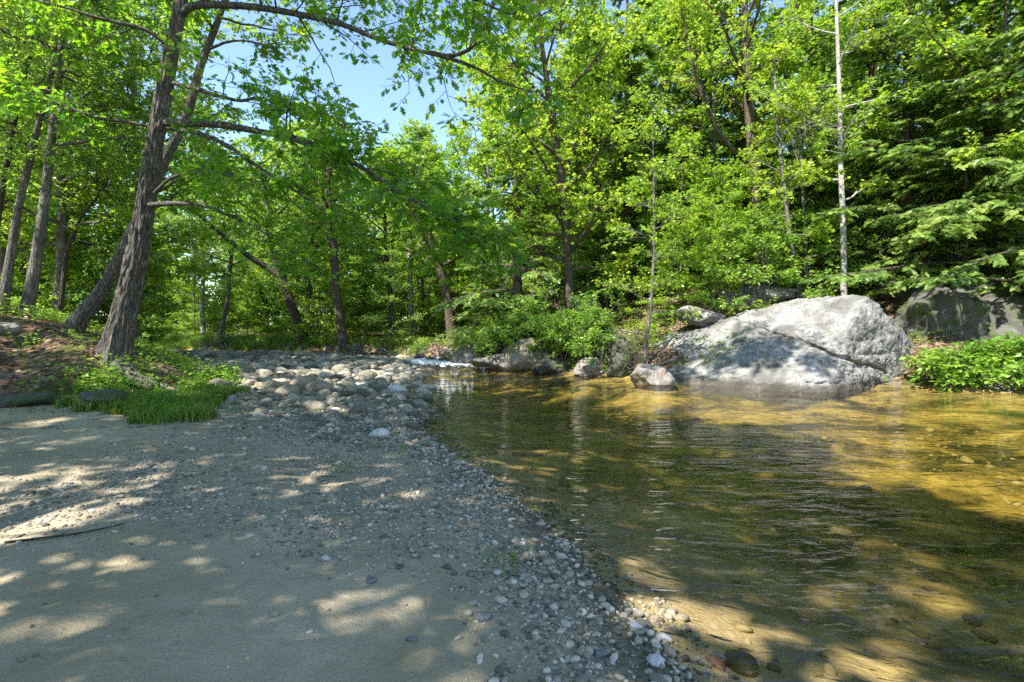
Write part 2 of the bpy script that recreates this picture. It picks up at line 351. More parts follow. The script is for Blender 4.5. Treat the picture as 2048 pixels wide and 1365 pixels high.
def sand_mat():
    m, nt, out, N = new_mat('sand')
    co = coords(N, nt)
    gr = noise(N, nt, co, 190, 3, .8); n1 = noise(N, nt, co, 1.1, 6, .6, .3); n2 = noise(N, nt, co, 7, 5, .65); n4 = noise(N, nt, co, 45, 4, .7)
    r = ramp(N, [(.28, g(.265, .217, .132)), (.5, g(.37, .308, .20)), (.72, g(.46, .39, .27))]); L(nt, n1.outputs['Fac'], r.inputs['Fac'])
    sp = ramp(N, [(.25, g(.38, .36, .34)), (.45, g(.95, .95, .95)), (.6, g(1.05, 1.05, 1.05)), (.75, g(1.7, 1.65, 1.6))]); L(nt, gr.outputs['Fac'], sp.inputs['Fac'])
    col = mixc(N, nt, .8, r.outputs['Color'], sp.outputs['Color'], 'MULTIPLY')
    at = N('ShaderNodeAttribute', attribute_name='gravel')
    vo = N('ShaderNodeTexVoronoi'); vo.inputs['Scale'].default_value = 48; L(nt, co, vo.inputs['Vector'])
    rg = ramp(N, [(.1, g(.11, .098, .078)), (.5, g(.24, .212, .165)), (.9, g(.44, .395, .32))]); L(nt, vo.outputs['Color'], rg.inputs['Fac'])
    brk = N('ShaderNodeMath', operation='MULTIPLY_ADD'); L(nt, n2.outputs['Fac'], brk.inputs[0]); brk.inputs[1].default_value = 2.2; brk.inputs[2].default_value = -1.35
    ad = N('ShaderNodeMath', operation='ADD'); L(nt, brk.outputs[0], ad.inputs[0])
    m2 = N('ShaderNodeMath', operation='MULTIPLY'); L(nt, at.outputs['Fac'], m2.inputs[0]); m2.inputs[1].default_value = 1.25; L(nt, m2.outputs[0], ad.inputs[1])
    cl = N('ShaderNodeClamp'); L(nt, ad.outputs[0], cl.inputs[0])
    col = mixc(N, nt, cl.outputs[0], col, rg.outputs['Color'])
    da = N('ShaderNodeAttribute', attribute_name='damp'); col = mixc(N, nt, da.outputs['Fac'], col, mixc(N, nt, 1.0, col, (.5, .47, .42), 'MULTIPLY'))
    hb = N('ShaderNodeMath', operation='MULTIPLY_ADD'); L(nt, gr.outputs['Fac'], hb.inputs[0]); hb.inputs[1].default_value = .12; L(nt, n4.outputs['Fac'], hb.inputs[2])
    h2 = N('ShaderNodeMath', operation='MULTIPLY_ADD'); L(nt, n2.outputs['Fac'], h2.inputs[0]); h2.inputs[1].default_value = 3.0; L(nt, hb.outputs[0], h2.inputs[2])
    v3 = N('ShaderNodeTexVoronoi', feature='SMOOTH_F1'); v3.inputs['Scale'].default_value = 4.2; v3.inputs['Smoothness'].default_value = .6
    wv = N('ShaderNodeVectorMath', operation='MULTIPLY_ADD'); L(nt, n2.outputs['Color'], wv.inputs[0]); wv.inputs[1].default_value = (.16, .16, .16); L(nt, co, wv.inputs[2]); L(nt, wv.outputs[0], v3.inputs['Vector'])
    r3 = ramp(N, [(.06, g(0, 0, 0)), (.34, g(1, 1, 1))]); L(nt, v3.outputs['Distance'], r3.inputs['Fac'])
    h3 = N('ShaderNodeMath', operation='MULTIPLY_ADD'); L(nt, r3.outputs['Color'], h3.inputs[0]); h3.inputs[1].default_value = 1.1; L(nt, h2.outputs[0], h3.inputs[2])
    b = N('ShaderNodeBump'); b.inputs['Strength'].default_value = .6; b.inputs['Distance'].default_value = .024; L(nt, h3.outputs[0], b.inputs['Height'])
    p = N('ShaderNodeBsdfPrincipled'); p.inputs['Roughness'].default_value = .92; p.inputs['Specular IOR Level'].default_value = .2
    L(nt, col, p.inputs['Base Color']); L(nt, b.outputs[0], p.inputs['Normal']); L(nt, p.outputs[0], out.inputs['Surface']); return m
M['sand'] = sand_mat()

def bed_mat():
    m, nt, out, N = new_mat('river_bed')
    co = coords(N, nt)
    n1 = noise(N, nt, coords(N, nt, 'Object', (.8, 1.3, 1)), .9, 6, .62, .5); n2 = noise(N, nt, co, 8, 6, .7); gr = noise(N, nt, co, 120, 2)
    vo = N('ShaderNodeTexVoronoi'); vo.inputs['Scale'].default_value = 9; L(nt, co, vo.inputs['Vector'])
    r = ramp(N, [(.36, g(.035, .035, .016)), (.45, g(.16, .13, .05)), (.55, g(.42, .315, .10)), (.70, g(.56, .45, .18))]); L(nt, n1.outputs['Fac'], r.inputs['Fac'])
    rv = ramp(N, [(.1, g(.55, .52, .5)), (.6, g(1, 1, 1)), (.95, g(1.3, 1.25, 1.1))]); L(nt, vo.outputs['Color'], rv.inputs['Fac'])
    rn = ramp(N, [(.35, g(.45, .42, .36)), (.6, g(1.1, 1.1, 1.1))]); L(nt, n2.outputs['Fac'], rn.inputs['Fac'])
    col = mixc(N, nt, .45, r.outputs['Color'], rv.outputs['Color'], 'MULTIPLY'); col = mixc(N, nt, .6, col, rn.outputs['Color'], 'MULTIPLY')
    at = N('ShaderNodeAttribute', attribute_name='shore')
    rs = ramp(N, [(.35, g(.40, .305, .16)), (.65, g(.55, .43, .25))]); L(nt, n2.outputs['Fac'], rs.inputs['Fac'])
    gs = ramp(N, [(.3, g(.5, .48, .45)), (.5, g(1, 1, 1)), (.7, g(1.4, 1.35, 1.3))]); L(nt, gr.outputs['Fac'], gs.inputs['Fac'])
    shc = mixc(N, nt, .6, rs.outputs['Color'], gs.outputs['Color'], 'MULTIPLY'); col = mixc(N, nt, at.outputs['Fac'], col, shc)
    b = N('ShaderNodeBump'); b.inputs['Strength'].default_value = .7; b.inputs['Distance'].default_value = .06; L(nt, n2.outputs['Fac'], b.inputs['Height'])
    p = N('ShaderNodeBsdfPrincipled'); p.inputs['Roughness'].default_value = .9; p.inputs['Specular IOR Level'].default_value = .1
    L(nt, col, p.inputs['Base Color']); L(nt, b.outputs[0], p.inputs['Normal']); L(nt, p.outputs[0], out.inputs['Surface']); return m
M['bed'] = bed_mat()

def floor_mat():
    m, nt, out, N = new_mat('forest_floor')
    co = coords(N, nt)
    n1 = noise(N, nt, co, .8, 5, .6, .3); n2 = noise(N, nt, co, 14, 6, .7)
    vo = N('ShaderNodeTexVoronoi'); vo.inputs['Scale'].default_value = 13; L(nt, co, vo.inputs['Vector'])
    r = ramp(N, [(.1, g(.06, .038, .024)), (.45, g(.16, .10, .065)), (.8, g(.30, .21, .15)), (.95, g(.4, .32, .26))]); L(nt, vo.outputs['Color'], r.inputs['Fac'])
    rn = ramp(N, [(.3, g(.4, .38, .35)), (.6, g(1.1, 1.1, 1.1))]); L(nt, n2.outputs['Fac'], rn.inputs['Fac'])
    col = mixc(N, nt, .7, r.outputs['Color'], rn.outputs['Color'], 'MULTIPLY')
    rm = ramp(N, [(.5, g(0, 0, 0)), (.62, g(1, 1, 1))]); L(nt, n1.outputs['Fac'], rm.inputs['Fac'])
    col = mixc(N, nt, rm.outputs['Color'], col, (.085, .10, .028))
    b = N('ShaderNodeBump'); b.inputs['Strength'].default_value = .9; b.inputs['Distance'].default_value = .07; L(nt, n2.outputs['Fac'], b.inputs['Height'])
    p = N('ShaderNodeBsdfPrincipled'); p.inputs['Roughness'].default_value = .95; p.inputs['Specular IOR Level'].default_value = .1
    L(nt, col, p.inputs['Base Color']); L(nt, b.outputs[0], p.inputs['Normal']); L(nt, p.outputs[0], out.inputs['Surface']); return m
M['floor'] = floor_mat()

def water_mat():
    m, nt, out, N = new_mat('river_water')
    a1 = noise(N, nt, coords(N, nt, 'Object', (1.5, 4.0, 1), (0, 0, .20)), 1.0, 2, .5, 1.0)
    a2 = noise(N, nt, coords(N, nt, 'Object', (4.2, 11, 1), (0, 0, .42)), 1.0, 2, .5, 1.0)
    a3 = noise(N, nt, coords(N, nt, 'Object', (.25, .4, 1)), 1.0, 2)
    ad = N('ShaderNodeMath', operation='MULTIPLY_ADD'); L(nt, a2.outputs['Fac'], ad.inputs[0]); ad.inputs[1].default_value = .28; L(nt, a1.outputs['Fac'], ad.inputs[2])
    b = N('ShaderNodeBump'); rm = ramp(N, [(.36, g(.22, .22, .22)), (.62, g(1, 1, 1))]); L(nt, a3.outputs['Fac'], rm.inputs['Fac'])
    mh = N('ShaderNodeMath', operation='MULTIPLY'); L(nt, ad.outputs[0], mh.inputs[0]); L(nt, rm.outputs['Color'], mh.inputs[1])
    b.inputs['Strength'].default_value = 1.0; b.inputs['Distance'].default_value = .07; L(nt, mh.outputs[0], b.inputs['Height'])
    fr = N('ShaderNodeFresnel'); fr.inputs['IOR'].default_value = 1.33; L(nt, b.outputs[0], fr.inputs['Normal'])
    tr = N('ShaderNodeBsdfTransparent'); tr.inputs['Color'].default_value = (.97, .96, .92, 1)
    gl = N('ShaderNodeBsdfGlossy'); gl.inputs['Roughness'].default_value = .004; L(nt, b.outputs[0], gl.inputs['Normal'])
    mx = N('ShaderNodeMixShader'); L(nt, fr.outputs[0], mx.inputs[0]); L(nt, tr.outputs[0], mx.inputs[1]); L(nt, gl.outputs[0], mx.inputs[2])
    L(nt, mx.outputs[0], out.inputs['Surface'])
    va = N('ShaderNodeVolumeAbsorption'); va.inputs['Color'].default_value = (.66, .60, .08, 1); va.inputs['Density'].default_value = .30
    L(nt, va.outputs[0], out.inputs['Volume']); return m
M['water'] = water_mat()
def foam_mat():
    m, nt, out, N = new_mat('foam')
    p = N('ShaderNodeBsdfPrincipled'); p.inputs['Base Color'].default_value = (.78, .8, .82, 1); p.inputs['Roughness'].default_value = .35
    L(nt, p.outputs[0], out.inputs['Surface']); return m
M['foam'] = foam_mat()

# ------------------------------------------------------------------ terrain
NEAR = [(2.6, -12), (1.6, -5), (1.15, 0), (.93, 1.5), (.78, 2.1), (.69, 2.3), (.59, 2.79), (.41, 3.34), (.215, 3.94), (-.11, 4.8), (-.5, 5.49), (-.98, 6.54),
        (-1.3, 7.68), (-1.69, 9.3), (-2.1, 10.8), (-2.5, 12.3), (-2.9, 14.5), (-3.3, 17.1), (-4.0, 19.3), (-4.5, 21.3), (-6.4, 23.2), (-8.5, 25), (-12, 26.4), (-18, 27.6), (-50, 31)]
FAR = [(-50, 37), (-27, 32.5), (-19, 30.0), (-13, 28.2), (-9.5, 26.6), (-7, 25), (-5, 24), (-3.0, 22.0), (-1.6, 19.7), (-.4, 18), (1.1, 16.7), (2.6, 15), (3.4, 14.2),
       (4.2, 13.4), (6, 12.6), (8, 12.6), (9.7, 12.4), (10.5, 11.6), (12.5, 11.0), (17, 10), (30, 6), (60, -12)]
WATER = np.array(NEAR + FAR); FARP = np.array(FAR + [(160, -12), (160, 200), (-160, 200), (-160, 37)])
BANK = np.array([(-6.6, 8.6), (-6.4, 9.6), (-7.0, 11.2), (-8.8, 14), (-11.5, 18), (-16, 23), (-30, 27), (-160, 30), (-160, -60), (-9, -60), (-9.5, -3), (-9.3, 3), (-9.4, 6.2), (-8.6, 8.2), (-7.6, 8.2)])

def pdist(x, y, poly):
    """distance to the polygon, negative inside"""
    n = len(poly); best = np.full(x.shape, 1e9); ins = np.zeros(x.shape, bool)
    for i in range(n):
        ax, ay = poly[i]; bx, by = poly[(i + 1) % n]; dx, dy = bx - ax, by - ay
        t = np.clip(((x - ax) * dx + (y - ay) * dy) / (dx * dx + dy * dy + 1e-12), 0, 1)
        best = np.minimum(best, np.hypot(x - ax - t * dx, y - ay - t * dy))
        c = ((ay > y) != (by > y))
        with np.errstate(divide='ignore', invalid='ignore'):
            xi = ax + (y - ay) * dx / (dy if dy != 0 else 1e-12)
        ins ^= c & (x < xi)
    return np.where(ins, -best, best)

def height(x, y, full=False):
    x = np.asarray(x, float); y = np.asarray(y, float)
    q = np.stack([x, y, np.zeros_like(x)], -1)
    wob = .22 * vnoise(q * .9, 3) * sstep(3, 9, np.hypot(x, y)) + .05 * vnoise(q * 4.1, 5)
    d = pdist(x, y, WATER) + wob
    far = pdist(x, y, FARP) < 0; b = -pdist(x, y, BANK) + .3 * vnoise(q * .8, 9)
    depth = -1.25 * (1 - np.exp(-np.maximum(-d, 0) * .17)) + .06 * vnoise(q * 1.3, 11) * sstep(0, 1.5, -d)
    beach = .02 + .075 * np.maximum(d, 0) * 1.0; beach = np.minimum(beach, (.24 + .006 * np.maximum(d - 3, 0)) * (1 - .55 * sstep(11, 20, y))) + .018 * vnoise(q * 1.7, 12) + .008 * vnoise(q * 6, 13)
    bb = np.maximum(b, 0)
    bank = sstep(0, .5, bb) * .12 + np.minimum(bb * .40, 1.7 + .03 * bb) + .07 * fbm(q * 1.1, 3, 14) * sstep(0, 1, bb)
    near_h = beach + bank
    df = np.maximum(d, 0)
    hm = sstep(-1.5, 5.5, x) * sstep(-2, 6, y - 4)
    farh = .45 * sstep(0, .8, df) + .035 * np.minimum(df, 25) + .40 * hm * np.clip(df - .4, 0, 9) + .10 * fbm(q * .8, 3, 15) * sstep(.2, 2, df)
    h = np.where(d < 0, depth, np.where(far, farh, near_h))
    if full: return h, d, far, b
    return h
def H1(x, y): return float(height(np.array([x]), np.array([y]))[0])

aa = np.concatenate([np.linspace(-62, 62, 520), np.linspace(62, 298, 150)[1:-1]]) * math.pi / 180   # from +Y, clockwise
rr = .25 * (170 / .25) ** np.linspace(0, 1, 300)
X = np.outer(rr, np.sin(aa)); Yg = np.outer(rr, np.cos(aa))
nr, na = X.shape
xs = np.concatenate([[0.0], X.ravel()]); ys = np.concatenate([[0.0], Yg.ravel()])
hz, dd, ff, bbk = height(xs, ys, True)
GV = np.stack([xs, ys, hz], -1)
idx = 1 + np.arange(nr * na).reshape(nr, na)
Q = np.stack([idx[:-1], idx[1:], np.roll(idx[1:], -1, 1), np.roll(idx[:-1], -1, 1)], -1).reshape(-1, 4)
T0 = np.stack([np.zeros(na, int), idx[0], np.roll(idx[0], -1)], -1)
zone_v = np.where(dd < -.03, 1, np.where(ff | (bbk > 0), 2, 0))
zq = zone_v[Q[:, 0]]
def gravel_amount(x, y, d):
    """bare sand at the left, gravel by the water and up the beach"""
    px = np.where(y > .5, 1024 + x / np.maximum(y, .5) * 1024, 0); 
    near = sstep(1.1, .3, d) * .8
    mid = sstep(3.0, 1.6, np.abs(x + 1.5)) * sstep(2.5, 3.5, y) * .48
    up = sstep(5.0, 6.6, y + .25 * x + .6) * sstep(-5.2, -3.0, x) * .85
    return np.clip(np.maximum(np.maximum(near, mid), up), 0, 1)
def ground_piece(name, z, mat, label):
    sel = Q[zq == z]
    mb = MB(); used = np.unique(sel); 
    tri = T0 if z == zone_v[0] else None
    if tri is not None: used = np.unique(np.concatenate([sel.ravel(), tri.ravel()]))
    remap = np.full(len(GV), -1); remap[used] = np.arange(len(used))
    mb.v.append(GV[used].astype(np.float32)); mb.n = len(used)
    mb.f.append(remap[sel].astype(np.int32)); mb.t.append(np.zeros(len(sel), np.float32))
    if tri is not None: mb.f.append(remap[tri][:, ::-1].astype(np.int32)); mb.t.append(np.zeros(len(tri), np.float32))
    o = mb.build(name, mat, None, True)
    me = o.data; at = me.attributes.new('gravel', 'FLOAT', 'POINT')
    at.data.foreach_set('value', gravel_amount(GV[used, 0], GV[used, 1], dd[used]).astype(np.float32))
    a2 = me.attributes.new('shore', 'FLOAT', 'POINT'); a2.data.foreach_set('value', (np.clip(.9 * np.exp(-np.maximum(-dd[used] - .2, 0) / 1.1), 0, 1) * sstep(4.5, 2.5, GV[used, 0] - np.interp(GV[used, 1], [a[1] for a in NEAR[:-4]], [a[0] for a in NEAR[:-4]])) * sstep(17, 10, GV[used, 1])).astype(np.float32))
    a3 = me.attributes.new('damp', 'FLOAT', 'POINT'); a3.data.foreach_set('value', sstep(.42, .06, dd[used]).astype(np.float32))
    me.flip_normals() if me.polygons[len(me.polygons) // 2].normal.z < 0 else None
    return tag(o, label, None, None, 'structure')
ground_piece('sand_beach', 0, M['sand'], 'pale sandy beach with gravel running down to the water')
ground_piece('river_bed', 1, M['bed'], 'golden brown stony bed seen through the shallow water')
ground_piece('forest_floor', 2, M['floor'], 'brown leaf litter floor of the banks and the wood')

w = MB()
x0, x1, y0, y1 = -55, 75, -14, 41
w.add([(x0, y0, 0), (x1, y0, 0), (x1, y1, 0), (x0, y1, 0), (x0, y0, -1.8), (x1, y0, -1.8), (x1, y1, -1.8), (x0, y1, -1.8)],
      [(0, 1, 2, 3), (7, 6, 5, 4), (0, 4, 5, 1), (1, 5, 6, 2), (2, 6, 7, 3), (3, 7, 4, 0)])
tag(w.build('river_water', M['water']), 'clear amber river water with small ripples', None, None, 'structure')

# ------------------------------------------------------------------ stones
def ico(sub):
    bm = bmesh.new(); bmesh.ops.create_icosphere(bm, subdivisions=sub, radius=1.0)
    v = np.array([q.co[:] for q in bm.verts]); f = np.array([[q.index for q in p.verts] for p in bm.faces]); bm.free(); return v, f
ICO = {k: ico(k) for k in (1, 2, 3, 4, 5, 6)}
def stone_shape(sub, seed, amp=.22, flatten=(1, .78, .55), facets=0):
    v, f = ICO[sub]; v = v.copy()
    if facets:
        rg = np.random.default_rng(seed); pn = norm(rg.normal(0, 1, (facets, 3))); dd_ = rg.uniform(.62, .95, facets)
        dots = v @ pn.T; rad = np.min(np.where(dots > .05, dd_[None] / np.maximum(dots, .05), 9), axis=1); rad = np.minimum(rad, 1.15)
        v = v * rad[:, None]
    v = v * (1 + amp * fbm(v * 1.1 + seed * 7.7, 3, seed, .4))[:, None]
    return v * np.array(flatten), f
# the 300 largest stones of the bar are objects, the rest one mass
BASE = []
for k in range(9):
    v, f = stone_shape(3, 40 + k, .16, (1, .60 + .26 * R.random(), .36 + .26 * R.random()), 0)
    mb = MB(); mb.add(v, f); BASE.append(mb.mesh('cobble', M['cobble'], True))
bar_pts = []
def in_bar(x, y, d):
    px = 1024 + x / y * 1024
    lim = np.interp(y, [5.5, 6.5, 8, 9, 10, 12, 16, 22, 28], [-1.9, -2.6, -4.3, -5.0, -5.6, -6.6, -9.2, -15, -22])
    return (d > -.45) & (x > lim)
N0 = 30000
yy = 6.0 + 21.5 * R.random(N0) ** 1.25; xx = R.uniform(-22, 0, N0)
h_, d_, f_, b_ = height(xx, yy, True)
ok = in_bar(xx, yy, d_) & (~f_) & (b_ < .35)
xx, yy, h_, d_ = xx[ok], yy[ok], h_[ok], d_[ok]
size = np.interp(yy, [6, 7.5, 9, 11, 14, 20, 27], [.028, .04, .06, .085, .105, .125, .14]) * np.clip(np.exp(R.normal(0, .5, len(yy))), .4, 2.4)
o_ = np.argsort(-size); xx, yy, h_, size = xx[o_], yy[o_], h_[o_], size[o_]
SPECIAL = [  # px, py, half-size, material, label
    (793, 781, .27, 'pale_stone', 'whitish flat cobble at the water edge of the stony bar'),
    (573, 786, .30, 'tan_stone', 'rounded mossy tan cobble, front one of the largest three on the bar'),
    (607, 772, .38, 'tan_stone', 'broad pinkish tan cobble, rearmost of the largest three on the bar'),
    (638, 779, .34, 'tan_stone', 'pale tan cobble lying against the broad pinkish one'),
    (553, 776, .24, 'cobble', 'dark round cobble left of the three large tan ones'),
    (437, 774, .30, 'cobble', 'rounded green-grey cobble beside the leafy bank edge'),
    (840, 812, .20, 'tan_stone', 'flat brown stone jutting out into the pool'),
    (716, 822, .19, 'cobble', 'grey green egg-shaped cobble standing up at the low end of the bar'),
    (760, 868, .15, 'pale_stone', 'pale grey stone alone on the gravel near the water edge'),
    (630, 815, .22, 'tan_stone', 'tan wedge-shaped stone on a small patch of sand'),
    (735, 752, .30, 'cobble', 'reddish brown cobble with an orange stain far up the bar'),
]
placed = []
for (px, py, s, mk, lab) in SPECIAL:
    Y = 1.2 * F / (py - HZ)
    for _ in range(3):
        x = (px - 1024) / F * Y; z = H1(x, Y); Y = (CAM_H - z - s * .15) * F / (py - HZ)
    x = (px - 1024) / F * Y
    s *= .8; placed.append((x, Y, s))
    v, f = stone_shape(4, 300 + len(placed), .15, (1, .8, .62)); mb = MB(); mb.add(v * s, f)
    o = mb.build('cobble', M[mk], None, True); o.location = (x, Y, H1(x, Y) + s * .2); o.rotation_euler = (R.uniform(-.2, .2), R.uniform(-.2, .2), R.uniform(-.5, .5))
    tag(o, lab, 'stone')
px_, py_, ps_, keep = [a[0] for a in placed], [a[1] for a in placed], [a[2] for a in placed], []
PX = np.zeros(32000); PY = np.zeros(32000); PS = np.zeros(32000); n = 0
for a in placed: PX[n], PY[n], PS[n] = a; n += 1
for i in range(len(xx)):
    if n and np.any((PX[:n] - xx[i]) ** 2 + (PY[:n] - yy[i]) ** 2 < (.80 * (PS[:n] + size[i])) ** 2): continue
    PX[n], PY[n], PS[n] = xx[i], yy[i], size[i]; n += 1; keep.append(i)
keep = np.array(keep); app = size[keep] / yy[keep]; order = np.argsort(-app)
big = keep[order[:285]]; rest = keep[order[285:]]
for i in big:
    o = bpy.data.objects.new('cobble', BASE[int(R.integers(9))]); C.objects.link(o)
    s = size[i]; o.location = (xx[i], yy[i], h_[i] + s * (.04 - .2 * sstep(15, 20, yy[i]))); o.scale = (s * R.uniform(.9, 1.15), s * R.uniform(.9, 1.1), s * R.uniform(.85, 1.15))
    o.rotation_euler = (R.normal(0, .22), R.normal(0, .22), R.uniform(0, 6.3))
    tag(o, 'rounded grey or tan cobble packed among its like on the river bar', 'stone', 'cobbles of the river bar')
def stone_mass(name, x, y, z, s, sub, mat, label, seed=1, flat=.55):
    mb = MB(); shp = [stone_shape(sub, seed * 50 + k, .24, (1, .75, flat)) for k in range(12)]
    rg = np.random.default_rng(seed)
    for k in range(12):
        w_ = np.arange(len(x)) % 12 == k
        if not w_.any(): continue
        v, f = shp[k]; nn = w_.sum(); a = rg.uniform(0, 6.28, nn); tl = rg.normal(0, .25, nn)
        sx, sy, sz = (s[w_] * rg.uniform(.8, 1.25, nn) for _ in range(3))
        vx, vy, vz = v[:, 0][None] * sx[:, None], v[:, 1][None] * sy[:, None], v[:, 2][None] * sz[:, None]
        vz2 = vz * np.cos(tl)[:, None] + vx * np.sin(tl)[:, None]; vx2 = vx * np.cos(tl)[:, None] - vz * np.sin(tl)[:, None]
        Xr = vx2 * np.cos(a)[:, None] - vy * np.sin(a)[:, None] + x[w_][:, None]; Yr = vx2 * np.sin(a)[:, None] + vy * np.cos(a)[:, None] + y[w_][:, None]
        Vv = np.stack([Xr, Yr, vz2 + z[w_][:, None]], -1).reshape(-1, 3)
        ff_ = (f[None] + (np.arange(nn) * len(v))[:, None, None]).reshape(-1, 3)
        mb.add(Vv, ff_, np.repeat(rg.random(nn), len(f)))
    return tag(mb.build(name, mat, None, True), label, None, None, 'stuff')
stone_mass('river_pebbles', xx[rest], yy[rest], h_[rest] + size[rest] * (.04 - .2 * sstep(15, 20, yy[rest])), size[rest], 2, M['cobble'], 'smaller river stones filling the bar between the cobbles', 2)

# gravel of the beach
def gravel_points(n, ylo, yhi, pw):
    y = ylo + (yhi - ylo) * R.random(n) ** pw; x = R.uniform(-1, .55, n) * y * 1.05 + .0
    h, d, f, b = height(x, y, True); gq = gravel_amount(x, y, d)
    gn = .5 + .5 * fbm(np.stack([x * 1.6, y * 1.6, 0 * x], -1), 3, 77)
    k = (d > -.28) & (~f) & (b < 0) & (R.random(n) < np.clip((gq * 1.5 - .05) * (.1 + 1.6 * gn), .015, 1))
    return x[k], y[k], h[k], d[k]
x, y, z, d = gravel_points(70000, 1.6, 8.8, .75)
s = np.exp(R.normal(-5.0, .5, len(x))) * (1 + .5 * sstep(4, 8, y)) * (1 + .5 * sstep(1.2, .3, d)); s = np.clip(s, .0035, .035)
nearm = y < 4.2
stone_mass('beach_gravel', x[nearm], y[nearm], z[nearm] + s[nearm] * .22, s[nearm], 2, M['pebble'], 'fine gravel strewn over the near beach', 3)
stone_mass('shore_gravel', x[~nearm], y[~nearm], z[~nearm] + s[~nearm] * .22, s[~nearm], 1, M['pebble'], 'gravel belt between the beach sand and the cobbles', 4)
xb = R.uniform(-3, 9, 5200); yb = 1.7 + 9 * R.random(5200) ** 1.4; hb_, db_, fb_, bb_ = height(xb, yb, True)
kb = (db_ < -.2) & (R.random(5200) < np.clip(.25 + .9 * fbm(np.stack([xb * .7, yb * .9, 0 * xb], -1), 3, 88), .06, .9)); xb, yb, hb_ = xb[kb], yb[kb], hb_[kb]
sb = np.clip(np.exp(R.normal(-3.75, .6, len(xb))), .01, .085)
stone_mass('bed_stones', xb, yb, hb_ + sb * .1, sb, 2, M['bed_stone'], 'amber stained stones lying on the bed of the pool', 6)
# pebbles large enough to be told apart
PSPEC = [(740, 1161, .035, 'blue_stone', 'slate blue flat pebble lying on open sand'), (1435, 1328, .045, 'red_stone', 'reddish brown rounded pebble just under the water'),
         (1200, 1306, .034, 'blue_stone', 'blue-grey oblong pebble near the water edge'), (1312, 1322, .045, 'pale_stone', 'whitish angular stone half at the water line'),
         (1058, 1160, .030, 'tan_stone', 'round tan pebble at the edge of the shaded gravel'), (823, 1278, .022, 'blue_stone', 'small dark grey pebble on a sunlit sand patch'),
         (1270, 1252, .042, 'pale_stone', 'pale quartz pebble on the sunlit pebble spit'), (1330, 1277, .036, 'pale_stone', 'white flat pebble at the tip of the pebble spit'),
         (965, 1235, .040, 'blue_stone', 'dark split stone beside the sunlit pebbles'), (650, 1118, .028, 'pale_stone', 'light pebble left of the scattered gravel')]
for (px, py, s, mk, lab) in PSPEC:
    Y = 1.4 * F / (py - HZ)
    for _ in range(4):
        z = H1((px - 1024) / F * Y, Y); Y = (CAM_H - z - s * .2) * F / (py - HZ)
    x = (px - 1024) / F * Y; v, f = stone_shape(3, 500 + int(px), .2, (1, .7, .5), 9); mb = MB(); mb.add(v * s, f)
    o = mb.build('pebble', M[mk], None, True); o.location = (x, Y, H1(x, Y) + s * .2); o.rotation_euler = (0, 0, R.uniform(-.6, .6)); tag(o, lab, 'stone')
PB = []
for k in range(6):
    v, f = stone_shape(3, 700 + k, .2, (1, .75, .52), 10 if k % 2 else 0); mb = MB(); mb.add(v, f); PB.append(mb.mesh('pebble', M['pebble'], True))
x, y, z, d = gravel_points(2600, 1.9, 5.5, .9)
sel = np.where((d < .9) | (R.random(len(x)) < .25))[0][:150]
for i in sel:
    s = float(np.clip(np.exp(R.normal(-4.1, .3)), .012, .036)) * (1.25 if d[i] < .5 else .85)
    o = bpy.data.objects.new('pebble', PB[int(R.integers(6))]); C.objects.link(o); o.location = (x[i], y[i], z[i] + s * .22); o.scale = (s, s, s)
    o.rotation_euler = (R.normal(0, .3), R.normal(0, .3), R.uniform(0, 6.3)); tag(o, 'loose rounded pebble lying on the gravelly beach sand', 'stone', 'loose pebbles on the beach')

# big boulder: an intersection of rock faces with softened edges
def planes_rock(name, center, planes, mat, label, k=9.0, amp=.05, seed=1, cracks=(), nu=420, nv=260, rough=.02, layer=0):
    c = np.array(center, float); u = np.linspace(0, 2 * math.pi, nu, endpoint=False); vv = np.linspace(.0, math.pi, nv)
    U, V = np.meshgrid(u, vv); D = np.stack([np.sin(V) * np.cos(U), np.sin(V) * np.sin(U), np.cos(V)], -1).reshape(-1, 3)
    inv = np.zeros(len(D))
    for nrm_, off in planes:
        dot = D @ nrm_; r_ = off - c @ nrm_
        inv += np.exp(k * np.maximum(dot, -1) / r_) 
    inv = np.log(inv) / k
    p = c + D / np.maximum(inv, .05)[:, None]
    a = amp * fbm(p * .9 + seed, 3, seed) + rough * fbm(p * 5.5, 4, seed + 5, .6) + layer * np.abs(vnoise(p * np.array([.7, .7, 3.2]) + seed, seed + 9))
    if layer: a = a + .05 * np.round(2.6 * vnoise(p * np.array([1.1, 1.1, 1.5]) + .25 * vnoise(p * 4, 71)[:, None] + 3, seed + 33)) / 2.6
    for (cn, co_, wd, dp, lo, hi) in cracks:
        wv = p + .06 * np.stack([vnoise(p * 2.3 + j * 9, seed + 20 + j) for j in range(3)], -1)
        s_ = wv @ cn - co_; m_ = (p[:, 0] > lo) & (p[:, 0] < hi)
        a = a - dp * np.exp(-(s_ / wd) ** 2) * m_
    p = p + D * a[:, None]
    i = np.arange(nu * nv).reshape(nv, nu); q = np.stack([i[:-1], i[1:], np.roll(i[1:], -1, 1), np.roll(i[:-1], -1, 1)], -1).reshape(-1, 4)
    mb = MB(); mb.add(p - c, q); o = mb.build(name, mat, None, True); o.location = c.tolist()
    return tag(o, label, 'boulder')
def plane3(a, b, c_, inside):
    a, b, c_ = (np.array(q, float) for q in (a, b, c_)); n_ = np.cross(b - a, c_ - a); n_ /= np.linalg.norm(n_)
    if n_ @ (np.array(inside) - a) > 0: n_ = -n_
    return n_, float(n_ @ a)
def pl(n_, pt):
    n_ = np.array(n_, float); n_ /= np.linalg.norm(n_); return n_, float(n_ @ np.array(pt, float))
BC = (8.0, 13.9, .4)
pa, pb, pd = P(1310, 768, 13.0), P(1400, 778, 12.1), P(1645, 790, 11.25)
